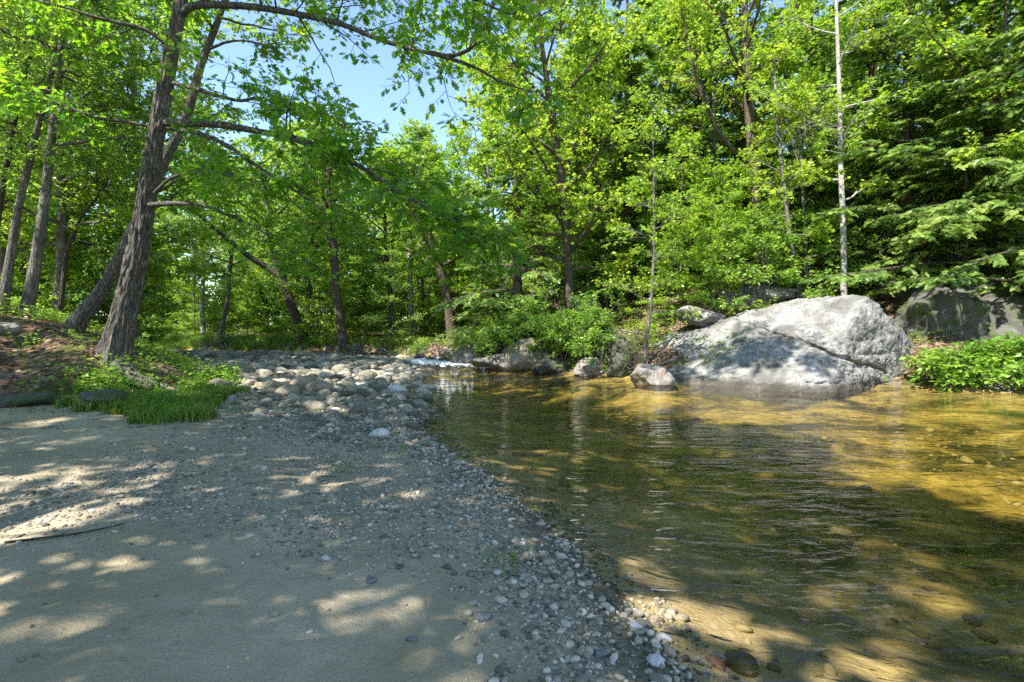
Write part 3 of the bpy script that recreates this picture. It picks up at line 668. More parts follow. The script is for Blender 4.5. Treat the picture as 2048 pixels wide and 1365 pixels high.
t1, t2, t3 = P(1728, 594, 12.9), P(1645, 597, 14.0), P(1540, 629, 14.0)
planes = [pl((-.25, -.74, .62), pd), pl((-.26, .05, .96), P(1430, 651, 13.9)), plane3(t1, t3, P(1655, 692, 12.05), BC), pl((.48, -.86, .13), pd), pl((.30, -.90, .32), P(1760, 690, 12.35)),
          pl((.55, -.15, .82), P(1750, 603, 13.2)), pl((.76, -.10, .64), P(1818, 662, 13.5)), pl((1, -.12, .22), P(1862, 730, 13.9)), pl((-.03, .02, 1), t1), pl((0, 1, .35), (8, 16.5, .8)),
          pl((-.85, -.12, .5), P(1318, 748, 13.0)), pl((.3, .9, .3), (10.8, 16.0, .5)), pl((0, 0, -1), (0, 0, -1.2))]
crk = plane3(P(1520, 662, 12.9), P(1640, 700, 12.1), P(1640, 700, 16) + np.array([0, 0, .4]), BC)
crk2 = plane3(P(1650, 703, 12), P(1755, 742, 12), P(1700, 722, 16) + np.array([0, 0, .3]), BC)
planes_rock('boulder', BC, planes, M['granite'], 'huge pale grey granite boulder rising from the far side of the pool', 46, .07, 3, [(crk[0], crk[1], .020, .07, 6.0, 8.0), (crk2[0], crk2[1], .026, .10, 7.1, 9.4)], 900, 520, .034, .09)

def simple_rock(px, py, Y, sx, sy, sz, mat, label, seed, rot=0, sink=.25, cat='boulder', name='boulder', facets=9, sub=5, amp=.2):
    v, f = stone_shape(sub, seed, amp, (1, 1, 1), facets); v = v + norm(v) * (.045 * fbm(v * 4, 5, seed + 3, .62) - .05 * (np.abs(vnoise(v * 2.4 + 5, seed + 8)) < .06))[:, None]
    mb = MB(); mb.add(v * np.array([sx, sy, sz]), f); o = mb.build(name, mat, None, True)
    p = P(px, py, Y); o.location = (p[0], p[1], p[2] + sz * (1 - sink) * .5); o.rotation_euler = (0, 0, rot); return tag(o, label, cat)
simple_rock(945, 727, 19.6, .75, .8, .62, M['bank_rock'], 'pale pointed rock standing beside the white riffle', 21, .4, .3)
simple_rock(1015, 737, 18.0, 1.1, .7, .42, M['bank_rock'], 'low smooth pale rock at the waterline in front of the bush', 22, .1, .3, facets=6)
simple_rock(1058, 735, 17.6, .75, .7, .62, M['tan_stone'], 'rounded brown and cream rock next to the low smooth one', 23, .2, .3, facets=6)
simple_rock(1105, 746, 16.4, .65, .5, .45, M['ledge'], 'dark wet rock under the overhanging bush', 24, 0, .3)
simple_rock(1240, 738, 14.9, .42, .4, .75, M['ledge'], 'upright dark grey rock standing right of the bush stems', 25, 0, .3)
simple_rock(1305, 765, 13.0, .42, .4, .36, M['bank_rock'], 'grey triangular rock at the left foot of the huge boulder', 26, .5, .3)
simple_rock(1180, 752, 15.2, .55, .4, .32, M['bank_rock'], 'half sunk pale rock below the grey bush stems', 27, 0, .3)
simple_rock(1500, 598, 17.2, 1.6, 1.0, .40, M['bank_rock'], 'flat pale ledge rock in leaf litter on the slope above the huge boulder', 28, .1, .4)
simple_rock(1395, 640, 15.4, .7, .5, .3, M['bank_rock'], 'small pale rock in the ferns above the left end of the huge boulder', 29, .1, .4)
simple_rock(905, 707, 22.0, .4, .4, .25, M['bank_rock'], 'small pale rock among the driftwood behind the riffle', 30, .1, .3)
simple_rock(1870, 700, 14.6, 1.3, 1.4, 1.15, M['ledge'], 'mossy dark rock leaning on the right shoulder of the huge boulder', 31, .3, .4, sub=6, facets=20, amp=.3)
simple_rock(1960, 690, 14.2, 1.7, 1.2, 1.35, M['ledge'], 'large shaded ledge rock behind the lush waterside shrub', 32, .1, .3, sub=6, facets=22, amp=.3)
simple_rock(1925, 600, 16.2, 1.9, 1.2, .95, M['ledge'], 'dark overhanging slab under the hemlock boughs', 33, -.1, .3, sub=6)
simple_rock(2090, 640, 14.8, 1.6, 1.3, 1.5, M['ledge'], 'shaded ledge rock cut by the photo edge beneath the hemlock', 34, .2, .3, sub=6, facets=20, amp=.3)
simple_rock(40, 812, 8.0, .62, .4, .14, M['ledge'], 'flat grey rock at the foot of the littered bank', 35, .1, .4, sub=4)
simple_rock(205, 800, 7.5, .3, .22, .10, M['ledge'], 'flat mossy rock behind the grass clump', 36, .1, .4, sub=4)
simple_rock(8, 664, 9.9, .22, .2, .16, M['bank_rock'], 'grey rock stuck in the top of the littered bank', 37, .1, .4, sub=4)
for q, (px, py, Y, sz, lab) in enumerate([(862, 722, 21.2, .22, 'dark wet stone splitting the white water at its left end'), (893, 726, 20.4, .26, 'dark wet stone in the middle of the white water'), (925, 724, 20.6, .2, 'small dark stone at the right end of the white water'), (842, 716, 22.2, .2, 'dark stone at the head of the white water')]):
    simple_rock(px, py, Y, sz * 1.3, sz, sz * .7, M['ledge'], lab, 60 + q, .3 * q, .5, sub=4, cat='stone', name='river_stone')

# ------------------------------------------------------------------ trees
def finish(root, wood, leaf, bark, leafm, loc, smooth=True):
    t = wood.build('trunk', bark, root, smooth); c = leaf.build('crown', leafm, root)
    return root

def trunk_mesh(mb, pts, rad, sides=14, flare=.0, seed=0, ridge=0.0):
    k = len(pts); v, q = tubes(np.asarray(pts)[None], np.asarray(rad)[None], sides)
    if flare:
        v = v.reshape(k, sides, 3); cen = np.asarray(pts)[:, None, :]
        s = np.linalg.norm(np.diff(pts, axis=0), axis=1); s = np.concatenate([[0], np.cumsum(s)])
        fl = np.exp(-s / .45)[:, None]; a = np.arange(sides) * 2 * math.pi / sides
        lob = 1 + flare * fl * (.55 + .45 * np.cos(a * 5 + seed) + .3 * np.cos(a * 3 + 1 + seed))
        rid = 1 + .035 * np.cos(a * 13 + 2 * np.sin(s[:, None] * 1.7)) + .03 * vnoise(np.stack(np.broadcast_arrays(np.cos(a)[None] * 3, np.sin(a)[None] * 3, s[:, None] * 2), -1).reshape(-1, 3), seed).reshape(k, sides)
        v = cen + (v - cen) * (lob * rid)[:, :, None]
        if ridge:
            A, S = np.meshgrid(a, s); R_ = np.asarray(rad)[:, None]
            q3 = np.stack([np.cos(A) * R_ * 17, np.sin(A) * R_ * 17, S * 2.6], -1).reshape(-1, 3)
            q3 = q3 + .5 * np.stack([vnoise(q3 * .8, 51), vnoise(q3 * .8, 52), vnoise(q3 * .8, 53)], -1)
            rd = 1 - 2.2 * np.abs(vnoise(q3, 61)) - .5 * np.abs(vnoise(q3 * 2.1, 62))
            v = v + norm(v - cen) * (ridge * np.clip(R_ / .25, .3, 1.1) * rd.reshape(k, sides))[:, :, None]
        v = v.reshape(-1, 3)
    mb.add(v, q)

def limbs_from_trunk(pts, rng, n, lo, hi, length, elev, prof, k=8, wig=.10, trop=.02, az0=0, bias=None):
    """limbs out of a trunk polyline: n limbs between fractions lo..hi; prof(h) scales length"""
    t = np.linspace(lo, hi, n) + rng.normal(0, .012, n); p, tn = sample(np.asarray(pts)[None], np.zeros(n, int), np.clip(t, 0, .999))
    az = az0 + np.arange(n) * 2.39996 + rng.normal(0, .3, n); h = (t - lo) / max(hi - lo, 1e-6)
    el = np.array([elev(q) for q in h]) + rng.normal(0, .1, n)
    d = np.stack([np.cos(az) * np.cos(el), np.sin(az) * np.cos(el), np.sin(el)], -1)
    ln = length * np.array([prof(q) for q in h]) * rng.uniform(.75, 1.2, n)
    if bias is not None: ln = ln * (1 + .5 * (d @ np.array(bias)))
    return grow(p, d, ln, k, wig, trop, rng), t

def decid(name, loc, label, cat, group, rng, hgt=15, r0=.16, lean=(0, 0), crown_lo=.3, n1=22, spread=3.0, bark='grey_bark', leafm='green_leaf', size=.13, c2=8, c3=5, nl=9,
          trunk_pts=None, rad=None, tpl=T_DIA, keep=1.0, elev0=.25, elev1=1.0, l2=1.3, l3=.4, prof=None, sides=10, flare=.25, flat=.68, tilt=.85, droop=.2, extra=None, bias=None, wig=.1, tf=.1):
    root = empty(name, loc, label, cat, group); loc = np.array(loc, float)
    if trunk_pts is None:
        z = np.linspace(0, 1, 7); trunk_pts = np.stack([lean[0] * z * hgt + rng.normal(0, .012, 7).cumsum() * hgt * .25, lean[1] * z * hgt + rng.normal(0, .012, 7).cumsum() * hgt * .25, z * hgt - .15], -1); trunk_pts[0, :2] = 0
        pts = resample(trunk_pts, 26)
    else:
        pts = resample(np.asarray(trunk_pts) - loc, 40)
    s = np.linspace(0, 1, len(pts)); rad_ = r0 * (1 - .86 * s ** 1.1) if rad is None else np.interp(s, np.linspace(0, 1, len(rad)), rad)
    wood, leaf = MB(), MB(); trunk_mesh(wood, pts, rad_, sides, flare, int(rng.integers(99)))
    pf_ = prof or (lambda h: .45 + 1.0 * math.sin(math.pi * min(1, .15 + .8 * h)) * .75 - .35 * h)
    L1, t = limbs_from_trunk(pts, rng, n1, crown_lo, .985, spread, lambda h: elev0 + (elev1 - elev0) * h, pf_, bias=bias, wig=wig)
    r1 = np.interp(t, s, rad_) * .5; r1 = np.clip(r1, .012, None)[:, None] * np.linspace(1, .25, L1.shape[1])[None]
    wood.add(*tubes(L1, r1, 6))
    foliage(wood, leaf, L1, r1, rng, c2, l2, c3, l3, nl, size, tpl, flat, droop, tilt, t0=.18, keep=keep)
    if extra:
        for ex in extra:
            E = resample(np.asarray(ex['pts']) - loc, 14); re = np.linspace(ex['r'], ex['r'] * .2, 14)
            wood.add(*tubes(E[None], re[None], 8))
            if ex.get('leaf', True):
                foliage(wood, leaf, E[None], re[None], rng, ex.get('c2', 14), ex.get('l2', l2), c3, l3, nl, size, tpl, flat, droop, tilt, t0=ex.get('t0', .3))
    return finish(root, wood, leaf, M[bark], M[leafm], loc)

def hemlock(name, loc, label, cat, group, rng, hgt=15, r0=.18, n1=70, spread=3.2, lo=.06, bark='brown_bark', size=.19, c2=9, nl=4, bias=None, leafm='hemlock_needle', trunk_pts=None, top=.2, droop=-.045, keep=1, l2=1.0):
    root = empty(name, loc, label, cat, group); loc = np.array(loc, float)
    z = np.linspace(0, 1, 6)
    if trunk_pts is None:
        pts = resample(np.stack([rng.normal(0, .01, 6).cumsum() * hgt * .2, rng.normal(0, .01, 6).cumsum() * hgt * .2, z * hgt - .15], -1), 26)
    else: pts = resample(np.asarray(trunk_pts) - loc, 30)
    s = np.linspace(0, 1, len(pts)); rad_ = r0 * (1 - .9 * s); wood, leaf = MB(), MB(); trunk_mesh(wood, pts, rad_, 10, .2, 3)
    L1, t = limbs_from_trunk(pts, rng, n1, lo, .99, spread, lambda h: .12 + .25 * h, lambda h: max(.12, (1 - h) ** .75 * (.8 + .2 * math.sin(h * 40)) + top * (1 - h)), k=8, wig=.06, trop=droop, bias=bias)
    r1 = np.clip(np.interp(t, s, rad_) * .3, .01, None)[:, None] * np.linspace(1, .2, L1.shape[1])[None]; wood.add(*tubes(L1, r1, 5))
    ln1 = np.linalg.norm(np.diff(L1, axis=1), axis=2).sum(1)
    cnt = np.maximum(4, np.round(c2 * ln1 / ln1.mean())).astype(int); w_ = np.repeat(np.arange(len(L1)), cnt); tt = rng.uniform(.1, 1, len(w_))
    p, tn = sample(L1, w_, tt); B2 = grow(p, side_dir(tn, rng, .92, .9), l2 * (1.1 - .7 * tt) * rng.uniform(.6, 1.2, len(w_)) * np.clip(ln1[w_] / ln1.mean(), .4, 1.3), 4, .06, -.07, rng)
    wood.add(*tubes(B2, np.full((len(B2), 5), .006) * np.linspace(1, .5, 5)[None], 3))
    w3 = np.repeat(np.arange(len(B2)), nl); t3 = rng.uniform(.05, 1, len(w3)); p3, tn3 = sample(B2, w3, t3); n_ = len(w3)
    d = norm(side_dir(tn3, rng, .9, 1.2) + np.array([0, 0, -.22]) + rng.normal(0, .08, (n_, 3)))
    put_leaves(leaf, p3, d, norm(np.array([0, 0, 1]) + rng.normal(0, .5, (n_, 3))), size * rng.uniform(.6, 1.25, n_), T_SPRAY, np.clip(.42 + rng.normal(0, .18, len(B2))[w3] + .28 * (t3 - .5) + rng.normal(0, .07, n_), 0, 1))
    return finish(root, wood, leaf, M[bark], M[leafm], loc)

rng = np.random.default_rng(11)
def at(px, py, Y): return P(px, py, Y)
def base(px, Y): x = (px - 1024) / F * Y; return np.array([x, Y, H1(x, Y) - .05])

# --- the leaning oak on the left bank
oak_pts = PL([(222, 752, 10.0), (236, 690, 9.95), (248, 630, 9.9), (266, 550, 9.85), (285, 450, 9.8), (300, 350, 9.7), (316, 250, 9.6), (334, 150, 9.5), (352, 60, 9.4), (362, 0, 9.4), (376, -140, 9.4), (386, -260, 9.3), (392, -380, 9.2), (396, -500, 9.2)])
oak_loc = oak_pts[0].copy(); oak_root = empty('oak_tree', oak_loc, 'big leaning oak with rough bark and long limbs at the head of the beach', 'tree')
pts = resample(oak_pts - oak_loc, 300); s = np.linspace(0, 1, 300)
wood = MB(); trunk_mesh(wood, pts, np.interp(s, [0, .05, .12, .2, .37, .5, .8, 1], [.265, .222, .193, .174, .136, .12, .07, .02]), 144, .75, 4, .032)
leaf = MB()
LIMBS = [
    (([(360, 34, 9.4), (380, 14, 9.2), (420, 10, 9.0), (480, 12, 8.7), (560, 22, 8.4), (680, 48, 8.0), (760, 80, 7.7), (850, 105, 7.5), (935, 128, 7.3), (1010, 168, 7.1), (1080, 186, 7.0)]), .066, dict(c2=24, l2=1.4, t0=.26, nl=9, c3=6, flat=.3)),
    (([(860, 106, 7.5), (900, 112, 7.4), (940, 98, 7.3), (968, 60, 7.2), (985, 10, 7.1), (1000, -60, 7.0)]), .035, dict(c2=11, l2=1.1, t0=.1, nl=9, flat=.2)),
    (([(345, 166, 9.5), (390, 178, 9.3), (430, 190, 9.1), (480, 202, 8.9), (520, 196, 8.7), (570, 215, 8.5), (640, 262, 8.2)]), .042, dict(c2=16, l2=1.3, t0=.35, nl=11)),
    (([(330, 246, 9.6), (380, 247, 9.3), (440, 250, 9.0), (520, 264, 8.6), (600, 280, 8.2), (700, 322, 7.8), (800, 385, 7.4), (890, 436, 7.1), (985, 490, 6.9)]), .07, dict(c2=38, l2=1.5, t0=.40, nl=12, c3=8)),
    (([(335, 256, 9.6), (400, 268, 9.2), (455, 292, 8.9), (510, 330, 8.6), (580, 375, 8.3), (660, 430, 8.0), (720, 470, 7.9)]), .045, dict(c2=14, l2=1.0, t0=.4, nl=10, c3=6)),
    (([(300, 410, 9.7), (350, 407, 9.4), (400, 410, 9.2), (450, 428, 9.0), (510, 455, 8.7), (580, 500, 8.4), (640, 540, 8.2)]), .05, dict(c2=13, l2=.8, t0=.35, nl=9, c3=6)),
    (([(310, 385, 9.6), (345, 355, 9.0), (400, 345, 8.4), (470, 350, 7.9), (540, 372, 7.6)]), .03, dict(c2=15, l2=.7, t0=.2, nl=10, c3=6)),
    (([(318, 260, 9.7), (260, 245, 9.6), (190, 235, 9.4), (110, 205, 9.3), (20, 190, 9.2)]), .035, dict(c2=12, l2=1.1, t0=.3, nl=9)),
    (([(340, 95, 9.5), (290, 60, 9.3), (210, 40, 9.0), (110, 10, 8.8), (10, -10, 8.6)]), .04, dict(c2=14, l2=1.3, t0=.3, nl=9)),
    (([(385, -240, 9.3), (560, -400, 9.1), (720, -470, 8.8), (880, -520, 8.4), (1050, -570, 8.0), (1180, -600, 7.6), (1300, -640, 7.2)]), .09, dict(c2=62, l2=1.6, t0=.35, nl=12, c3=7)),
    (([(372, -100, 9.4), (460, -130, 8.8), (600, -110, 8.0), (760, -60, 7.3), (900, -20, 6.9), (1020, 30, 6.6)]), .08, dict(c2=20, l2=1.5, t0=.25, nl=9, c3=6)),
]
for pix, r, kw in LIMBS:
    E = resample(PL(pix) - oak_loc, 24); re = np.linspace(1, 0, 24) ** .8 * r * .88 + r * .12
    lm = MB(); lm.add(*tubes(E[None], re[None], 12)); foliage(lm, leaf, E[None], re[None], rng, size=.138, tpl=T_OAK, tilt=.8, droop=.35, clump=.3, **{**dict(c3=6, l3=.38, flat=.55), **kw})
    lm.build('limb', M['oak_bark'], oak_root, True)
L1, t = limbs_from_trunk(pts, rng, 13, .60, .99, 2.6, lambda h: .15 + .8 * h, lambda h: 1.15 - .6 * h, k=9)
r1 = np.clip(np.interp(t, s, np.linspace(.2, .05, 300)) * .45, .015, None)[:, None] * np.linspace(1, .2, 10)[None]
wood.add(*tubes(L1, r1, 7)); foliage(wood, leaf, L1, r1, rng, 9, 1.4, 5, .4, 9, .16, T_DIA)
wood.build('trunk', M['oak_bark'], oak_root, True); leaf.build('crown', M['oak_leaf'], oak_root)

# --- second leaning trunk behind it
decid('oak_tree', P(146, 655, 12.2), 'dark trunk leaning steeply behind the big oak', 'tree', None, rng, bark='oak_bark', leafm='green_leaf', n1=18, spread=3.2, crown_lo=.62, size=.14, c2=8, c3=6, nl=9, tpl=T_SIMPLE,
      trunk_pts=PL([(140, 672, 12.2), (165, 632, 12.2), (198, 590, 12.2), (238, 520, 12.2), (275, 440, 12.2), (325, 330, 12.1), (372, 235, 12.0), (402, 130, 11.9), (440, 30, 11.8), (470, -80, 11.7), (500, -300, 11.6)]), rad=[.18, .138, .122, .11, .096, .078, .055, .035, .02], sides=64, flare=.5)
# --- trunks on the left bank
LEFT = [
    ([(50, 640, 13.2), (66, 560, 13.2), (80, 470, 13.2), (92, 380, 13.2), (102, 290, 13.1), (115, 180, 13.1), (124, 80, 13.0), (130, 0, 13.0), (140, -180, 13.0), (150, -420, 12.9)], .125, 'grey_bark', 'pale grey trunk of a tall maple on the left bank', 26),
    ([(6, 610, 13.6), (20, 520, 13.6), (36, 420, 13.6), (60, 320, 13.5), (84, 220, 13.5), (108, 120, 13.4), (124, 20, 13.4), (140, -160, 13.3), (160, -380, 13.2)], .095, 'grey_bark', 'grey maple trunk standing beside the pale grey one, leaning right', 22),
    ([(-30, 600, 14.2), (-12, 480, 14.2), (8, 360, 14.2), (28, 250, 14.1), (52, 140, 14.0), (70, 40, 14.0), (84, -120, 14), (95, -330, 14)], .085, 'dark_bark', 'dark trunk at the far left edge of the photo', 22),
    ([(118, 650, 15.5), (126, 570, 15.5), (133, 510, 15.5), (160, 440, 15.4), (205, 380, 15.3), (235, 320, 15.2), (270, 250, 15.1), (285, 150, 15)], .062, 'dark_bark', 'thin dark bent trunk between the grey maples and the leaning oak', 16),
]
for pix, r, bk, lab, n1 in LEFT:
    tp = PL(pix); decid('maple_tree', tp[0], lab, 'tree', None, rng, bark=bk, leafm='green_leaf', n1=n1 + 4, spread=3.0, crown_lo=.34, size=.125, c2=9, c3=6, nl=9, trunk_pts=tp, rad=[r * 1.1, r * .95, r * .72, r * .6, r * .5, r * .3, .02], sides=24, flare=.4, elev0=.0, elev1=.8, tpl=T_SIMPLE, droop=.25)

# --- across the river
MID = [
    (([(605, 690, 29), (598, 655, 29), (580, 600, 29), (562, 550, 29), (548, 505, 29), (538, 450, 29), (530, 380, 29.2), (530, 300, 29.4)]), .30, 'dark_bark', 'green_leaf', 'dark forked tree across the river with one long stem leaning left', .5, 3.2,
     [dict(pts=PL([(566, 560, 29), (535, 535, 28.8), (500, 515, 28.5), (450, 475, 28), (400, 432, 27.6), (350, 380, 27)]), r=.2, c2=22, l2=2.2, t0=.5)]),
    (([(688, 695, 27), (682, 650, 27), (674, 595, 27), (670, 540, 27), (667, 480, 27), (660, 400, 27), (655, 320, 27), (650, 260, 27)]), .26, 'brown_bark', 'green_leaf', 'straight brown trunk on the bank facing the middle of the bar', .42, 3.0, None),
    (([(786, 692, 28), (783, 630, 28), (778, 560, 28), (771, 480, 28), (770, 400, 28), (775, 320, 28)]), .17, 'dark_bark', 'green_leaf', 'slim dark trunk across the river right of the straight brown one', .4, 2.6, None),
    (([(905, 660, 27), (895, 600, 27), (880, 545, 27), (860, 490, 27), (842, 455, 27), (815, 390, 27), (790, 320, 27)]), .27, 'brown_bark', 'yellow_leaf', 'brown trunk leaning left behind the pale hemlock scrub', .4, 3.0, None),
    (([(440, 690, 31), (447, 640, 31), (455, 600, 31), (460, 540, 31), (470, 440, 31), (480, 350, 31)]), .16, 'grey_bark', 'green_leaf', 'thin grey trunk rising over the root wad on the far bank', .35, 2.6, None),
    (([(820, 690, 33), (821, 600, 33), (820, 520, 33), (822, 420, 33), (830, 320, 33), (838, 262, 33)]), .2, 'white_bark', 'yellow_leaf', 'pale trunk glimpsed in the wood left of the dark hemlock', .45, 2.6, None),
]
for pix, r, bk, lf, lab, cl, sp, ex in MID:
    tp = PL(pix); b = tp[0]; tp[0, 2] = H1(b[0], b[1]) - .15
    decid('maple_tree', tp[0], lab, 'tree', None, rng, bark=bk, leafm=lf, n1=20, spread=sp, crown_lo=cl, size=.17, c2=8, c3=5, nl=9, trunk_pts=tp, rad=[r, r * .85, r * .75, r * .6, r * .4, .04], extra=ex, l2=1.5)

# --- right bank trees
decid('maple_tree', base(1140, 19), 'broad yellow-green maple in the middle behind the bush', 'tree', None, rng, bark='brown_bark', leafm='yellow_leaf', n1=46, spread=4.0, crown_lo=.16, size=.15, c2=11, c3=7, nl=9,
      trunk_pts=np.vstack([base(1142, 19), PL([(1136, 520, 19), (1129, 440, 19), (1124, 370, 19), (1112, 280, 19), (1095, 170, 19), (1080, 60, 19), (1070, -80, 19), (1062, -220, 19)])]), rad=[.18, .15, .135, .12, .09, .06, .02], sides=14, l2=1.6, tilt=.8,
      extra=[dict(pts=PL([(1127, 455, 19), (1105, 420, 18.5), (1075, 395, 18), (1040, 350, 17.6), (1010, 300, 17.2), (985, 240, 17)]), r=.06, c2=32, t0=.1), dict(pts=PL([(1122, 370, 19), (1150, 300, 19), (1190, 230, 18.8), (1220, 150, 18.6), (1240, 60, 18.5)]), r=.06, c2=32, t0=.1)])
decid('maple_tree', base(1515, 19), 'brown barked maple with ascending limbs behind the huge boulder', 'tree', None, rng, bark='brown_bark', leafm='yellow_leaf', n1=20, spread=3.2, crown_lo=.45, size=.14, c2=9, c3=5, nl=8,
      trunk_pts=np.vstack([base(1522, 19), PL([(1518, 480, 19), (1513, 400, 19), (1506, 310, 19), (1500, 240, 19), (1494, 130, 19), (1490, 20, 19), (1488, -160, 19)])]), rad=[.22, .2, .19, .17, .13, .09, .03], sides=14,
      extra=[dict(pts=PL([(1502, 330, 19), (1470, 305, 18.8), (1440, 270, 18.5), (1415, 215, 18.2), (1390, 150, 18), (1372, 60, 17.8), (1350, -40, 17.5)]), r=.10, c2=22, l2=1.5), dict(pts=PL([(1498, 220, 19), (1540, 150, 18.8), (1580, 70, 18.5), (1600, -30, 18.3)]), r=.08, c2=18)])
def slim(pix, r, lab, bk='white_bark', n1=10, sp=1.6, lo=.3, lf='yellow_leaf', size=.13, keep=1, nm='birch_tree', nl=9, c2=7):
    tp = PL(pix); tp[0, 2] = H1(tp[0, 0], tp[0, 1]) - .1
    decid(nm, tp[0], lab, 'tree', None, rng, bark=bk, leafm=lf, n1=n1, spread=sp, crown_lo=lo, size=size, c2=c2, c3=5, nl=nl, trunk_pts=tp, rad=[r, r * .85, r * .75, r * .62, r * .45, .03], flat=.8, tilt=.7, elev0=.05, elev1=.7, keep=keep, flare=.15, l2=.9, droop=.25)
slim([(1688, 600, 16), (1687, 500, 16), (1684, 400, 16), (1681, 300, 16), (1679, 200, 16), (1676, 100, 16), (1672, 0, 16), (1668, -160, 16)], .10, 'tall straight white trunk rising behind the top of the huge boulder', n1=16, sp=2.0)
slim([(1602, 600, 16.4), (1592, 540, 16.4), (1580, 480, 16.4), (1574, 420, 16.4), (1568, 370, 16.4), (1560, 300, 16.4), (1552, 200, 16.3), (1548, 100, 16.3)], .085, 'slim pale grey trunk bent at the foot, left of the tall white one', 'grey_bark', n1=12, sp=1.6)
slim([(1614, 600, 17.2), (1612, 520, 17.2), (1608, 440, 17.2), (1604, 360, 17.2), (1600, 280, 17.2), (1596, 160, 17.2)], .06, 'thin grey pole trunk close behind the bent pale one', 'grey_bark', 9, 1.4)
slim([(1288, 738, 14.4), (1292, 690, 14.4), (1300, 630, 14.4), (1305, 560, 14.5), (1308, 470, 14.6), (1308, 380, 14.6), (1306, 290, 14.6), (1304, 200, 14.6)], .055, 'slender grey sapling growing at the waterline left of the huge boulder', 'grey_bark', 13, 1.25, .22, 'yellow_leaf', .11, 1, 'sapling', 7)
# hemlocks
HEM = [((1035, 20.5), 12.5, .26, 64, 2.6, .02, 'dark hemlock with dead lower twigs behind the bush'), ((1395, 22), 15, .2, 74, 3.0, .05, 'dark hemlock in the wood left of the brown barked maple'),
       ((1250, 21), 15, .2, 74, 2.9, .05, 'dark hemlock behind the waterline sapling'), ((1815, 17.0), 16, .24, 86, 3.6, .04, 'thick brown hemlock standing behind the right shoulder of the huge boulder'),
       ((1985, 15.6), 16, .24, 90, 4.2, .05, 'large hemlock whose drooping boughs hang over the shaded ledge rocks'), ((2150, 13.5), 14, .22, 80, 3.8, .05, 'hemlock reaching in from beyond the right edge of the photo'),
       ((1745, 20), 17, .2, 80, 3.2, .06, 'hemlock in the gap right of the tall white trunk'), ((1620, 23), 15, .2, 70, 3.0, .1, 'far hemlock filling the gap between the two white trunks')]
for (px, Y), hg, r, n1, sp, lo, lab in HEM:
    hemlock('hemlock_tree', base(px, Y), lab, 'tree', None, rng, hg, r, n1, sp, lo, bias=(-.35, -.5, 0), nl=19, c2=14)
hemlock('hemlock_tree', base(1930, 14.9), 'small hemlock with low boughs drooping over the dark ledge rocks', 'tree', None, rng, 6.5, .08, 44, 2.4, .12, bias=(-.3, -.7, 0), nl=16, c2=12, droop=-.075)
hemlock('hemlock_tree', base(965, 20.6), 'low pale grey-green hemlock scrub left of the bush', 'tree', None, rng, 3.4, .06, 30, 1.6, .04, nl=5, c2=9, leafm='pale_leaf', size=.26)
# --- yellow maple boughs at the right
slim([(1900, 640, 17.5), (1880, 520, 17.5), (1860, 400, 17.5), (1850, 280, 17), (1860, 160, 16.5), (1880, 40, 16), (1900, -100, 16)], .1, 'yellow-leaved maple mixed into the hemlocks at the right', 'grey_bark', 22, 3.2, .25, 'yellow_leaf', .15, 1, 'maple_tree', 9)

slim([(1790, 640, 17.6), (1784, 520, 17.6), (1776, 400, 17.5), (1770, 280, 17.4), (1776, 150, 17.2), (1782, 20, 17), (1788, -120, 17)], .08, 'slender maple with yellow-green tiers right beside the thick brown hemlock', 'grey_bark', 22, 2.6, .2, 'yellow_leaf', .15, 1, 'maple_tree', 9, 8)
slim([(2010, 600, 15.4), (2016, 480, 15.3), (2010, 360, 15.2), (2000, 240, 15), (2004, 120, 14.8), (2014, 0, 14.6), (2020, -140, 14.5)], .08, 'maple with yellow-green tiers near the right edge of the photo', 'grey_bark', 22, 2.8, .3, 'yellow_leaf', .15, 1, 'maple_tree', 9, 8)
slim([(1440, 610, 20.5), (1436, 480, 20.5), (1430, 350, 20.5), (1428, 220, 20.4), (1424, 80, 20.2), (1420, -60, 20)], .1, 'young maple filling the wood left of the brown barked maple', 'grey_bark', 24, 2.8, .15, 'yellow_leaf', .16, 1, 'maple_tree', 9, 8)

# --- woods: templates copied as separate trees
def far_ok(x, y, m=1.0):
    h, d, f, b = height(np.array([x]), np.array([y]), True)
    return f[0] and d[0] > m
protos = []
for k in range(5):
    hg = [15, 17, 13.5, 16, 14][k]
    protos.append(decid('forest_tree', (0, 0, -60), 'x', 'tree', None, rng, hg, .17, (rng.normal(0, .03), rng.normal(0, .03)), .16 if k % 2 else .24, 32, 3.0, ['dark_bark', 'grey_bark', 'brown_bark', 'grey_bark', 'white_bark'][k],
                        ['green_leaf', 'yellow_leaf', 'yellow_leaf', 'green_leaf', 'yellow_leaf'][k], .175, 9, 6, 11, l2=1.5, elev0=.05))
hproto = [hemlock('forest_hemlock', (0, 0, -60), 'x', 'tree', None, rng, 15 + k, .18, 76, 3.2, .04, nl=6, c2=10, size=.46) for k in range(2)]
sproto = []
for k in range(4):
    sproto.append(decid('sapling', (0, 0, -60), 'x', 'sapling', None, rng, [4.5, 6, 3.4, 7][k], .04, (rng.normal(0, .04), rng.normal(0, .04)), .12, 18, 1.7, 'grey_bark', ['yellow_leaf', 'yellow_leaf', 'bush_leaf', 'green_leaf'][k], .14, 7, 6, 8,
                        flat=.9, tilt=.6, elev0=.1, elev1=.6, l2=.9, prof=lambda h: 1.1 - .7 * h, flare=.1))
used = set()
def plant(protos_, x, y, sc, label, group):
    k = int(rng.integers(len(protos_))); pr = protos_[k]; loc = (x, y, H1(x, y) - .05); rz = rng.uniform(0, 6.28)
    if pr.name in used:
        o = dup(pr, loc, rz, sc, label, group)
    else:
        used.add(pr.name); o = pr; o.location = loc; o.rotation_euler = (0, 0, rz); o.scale = (sc, sc, sc); o['label'] = label; o['group'] = group
    return o
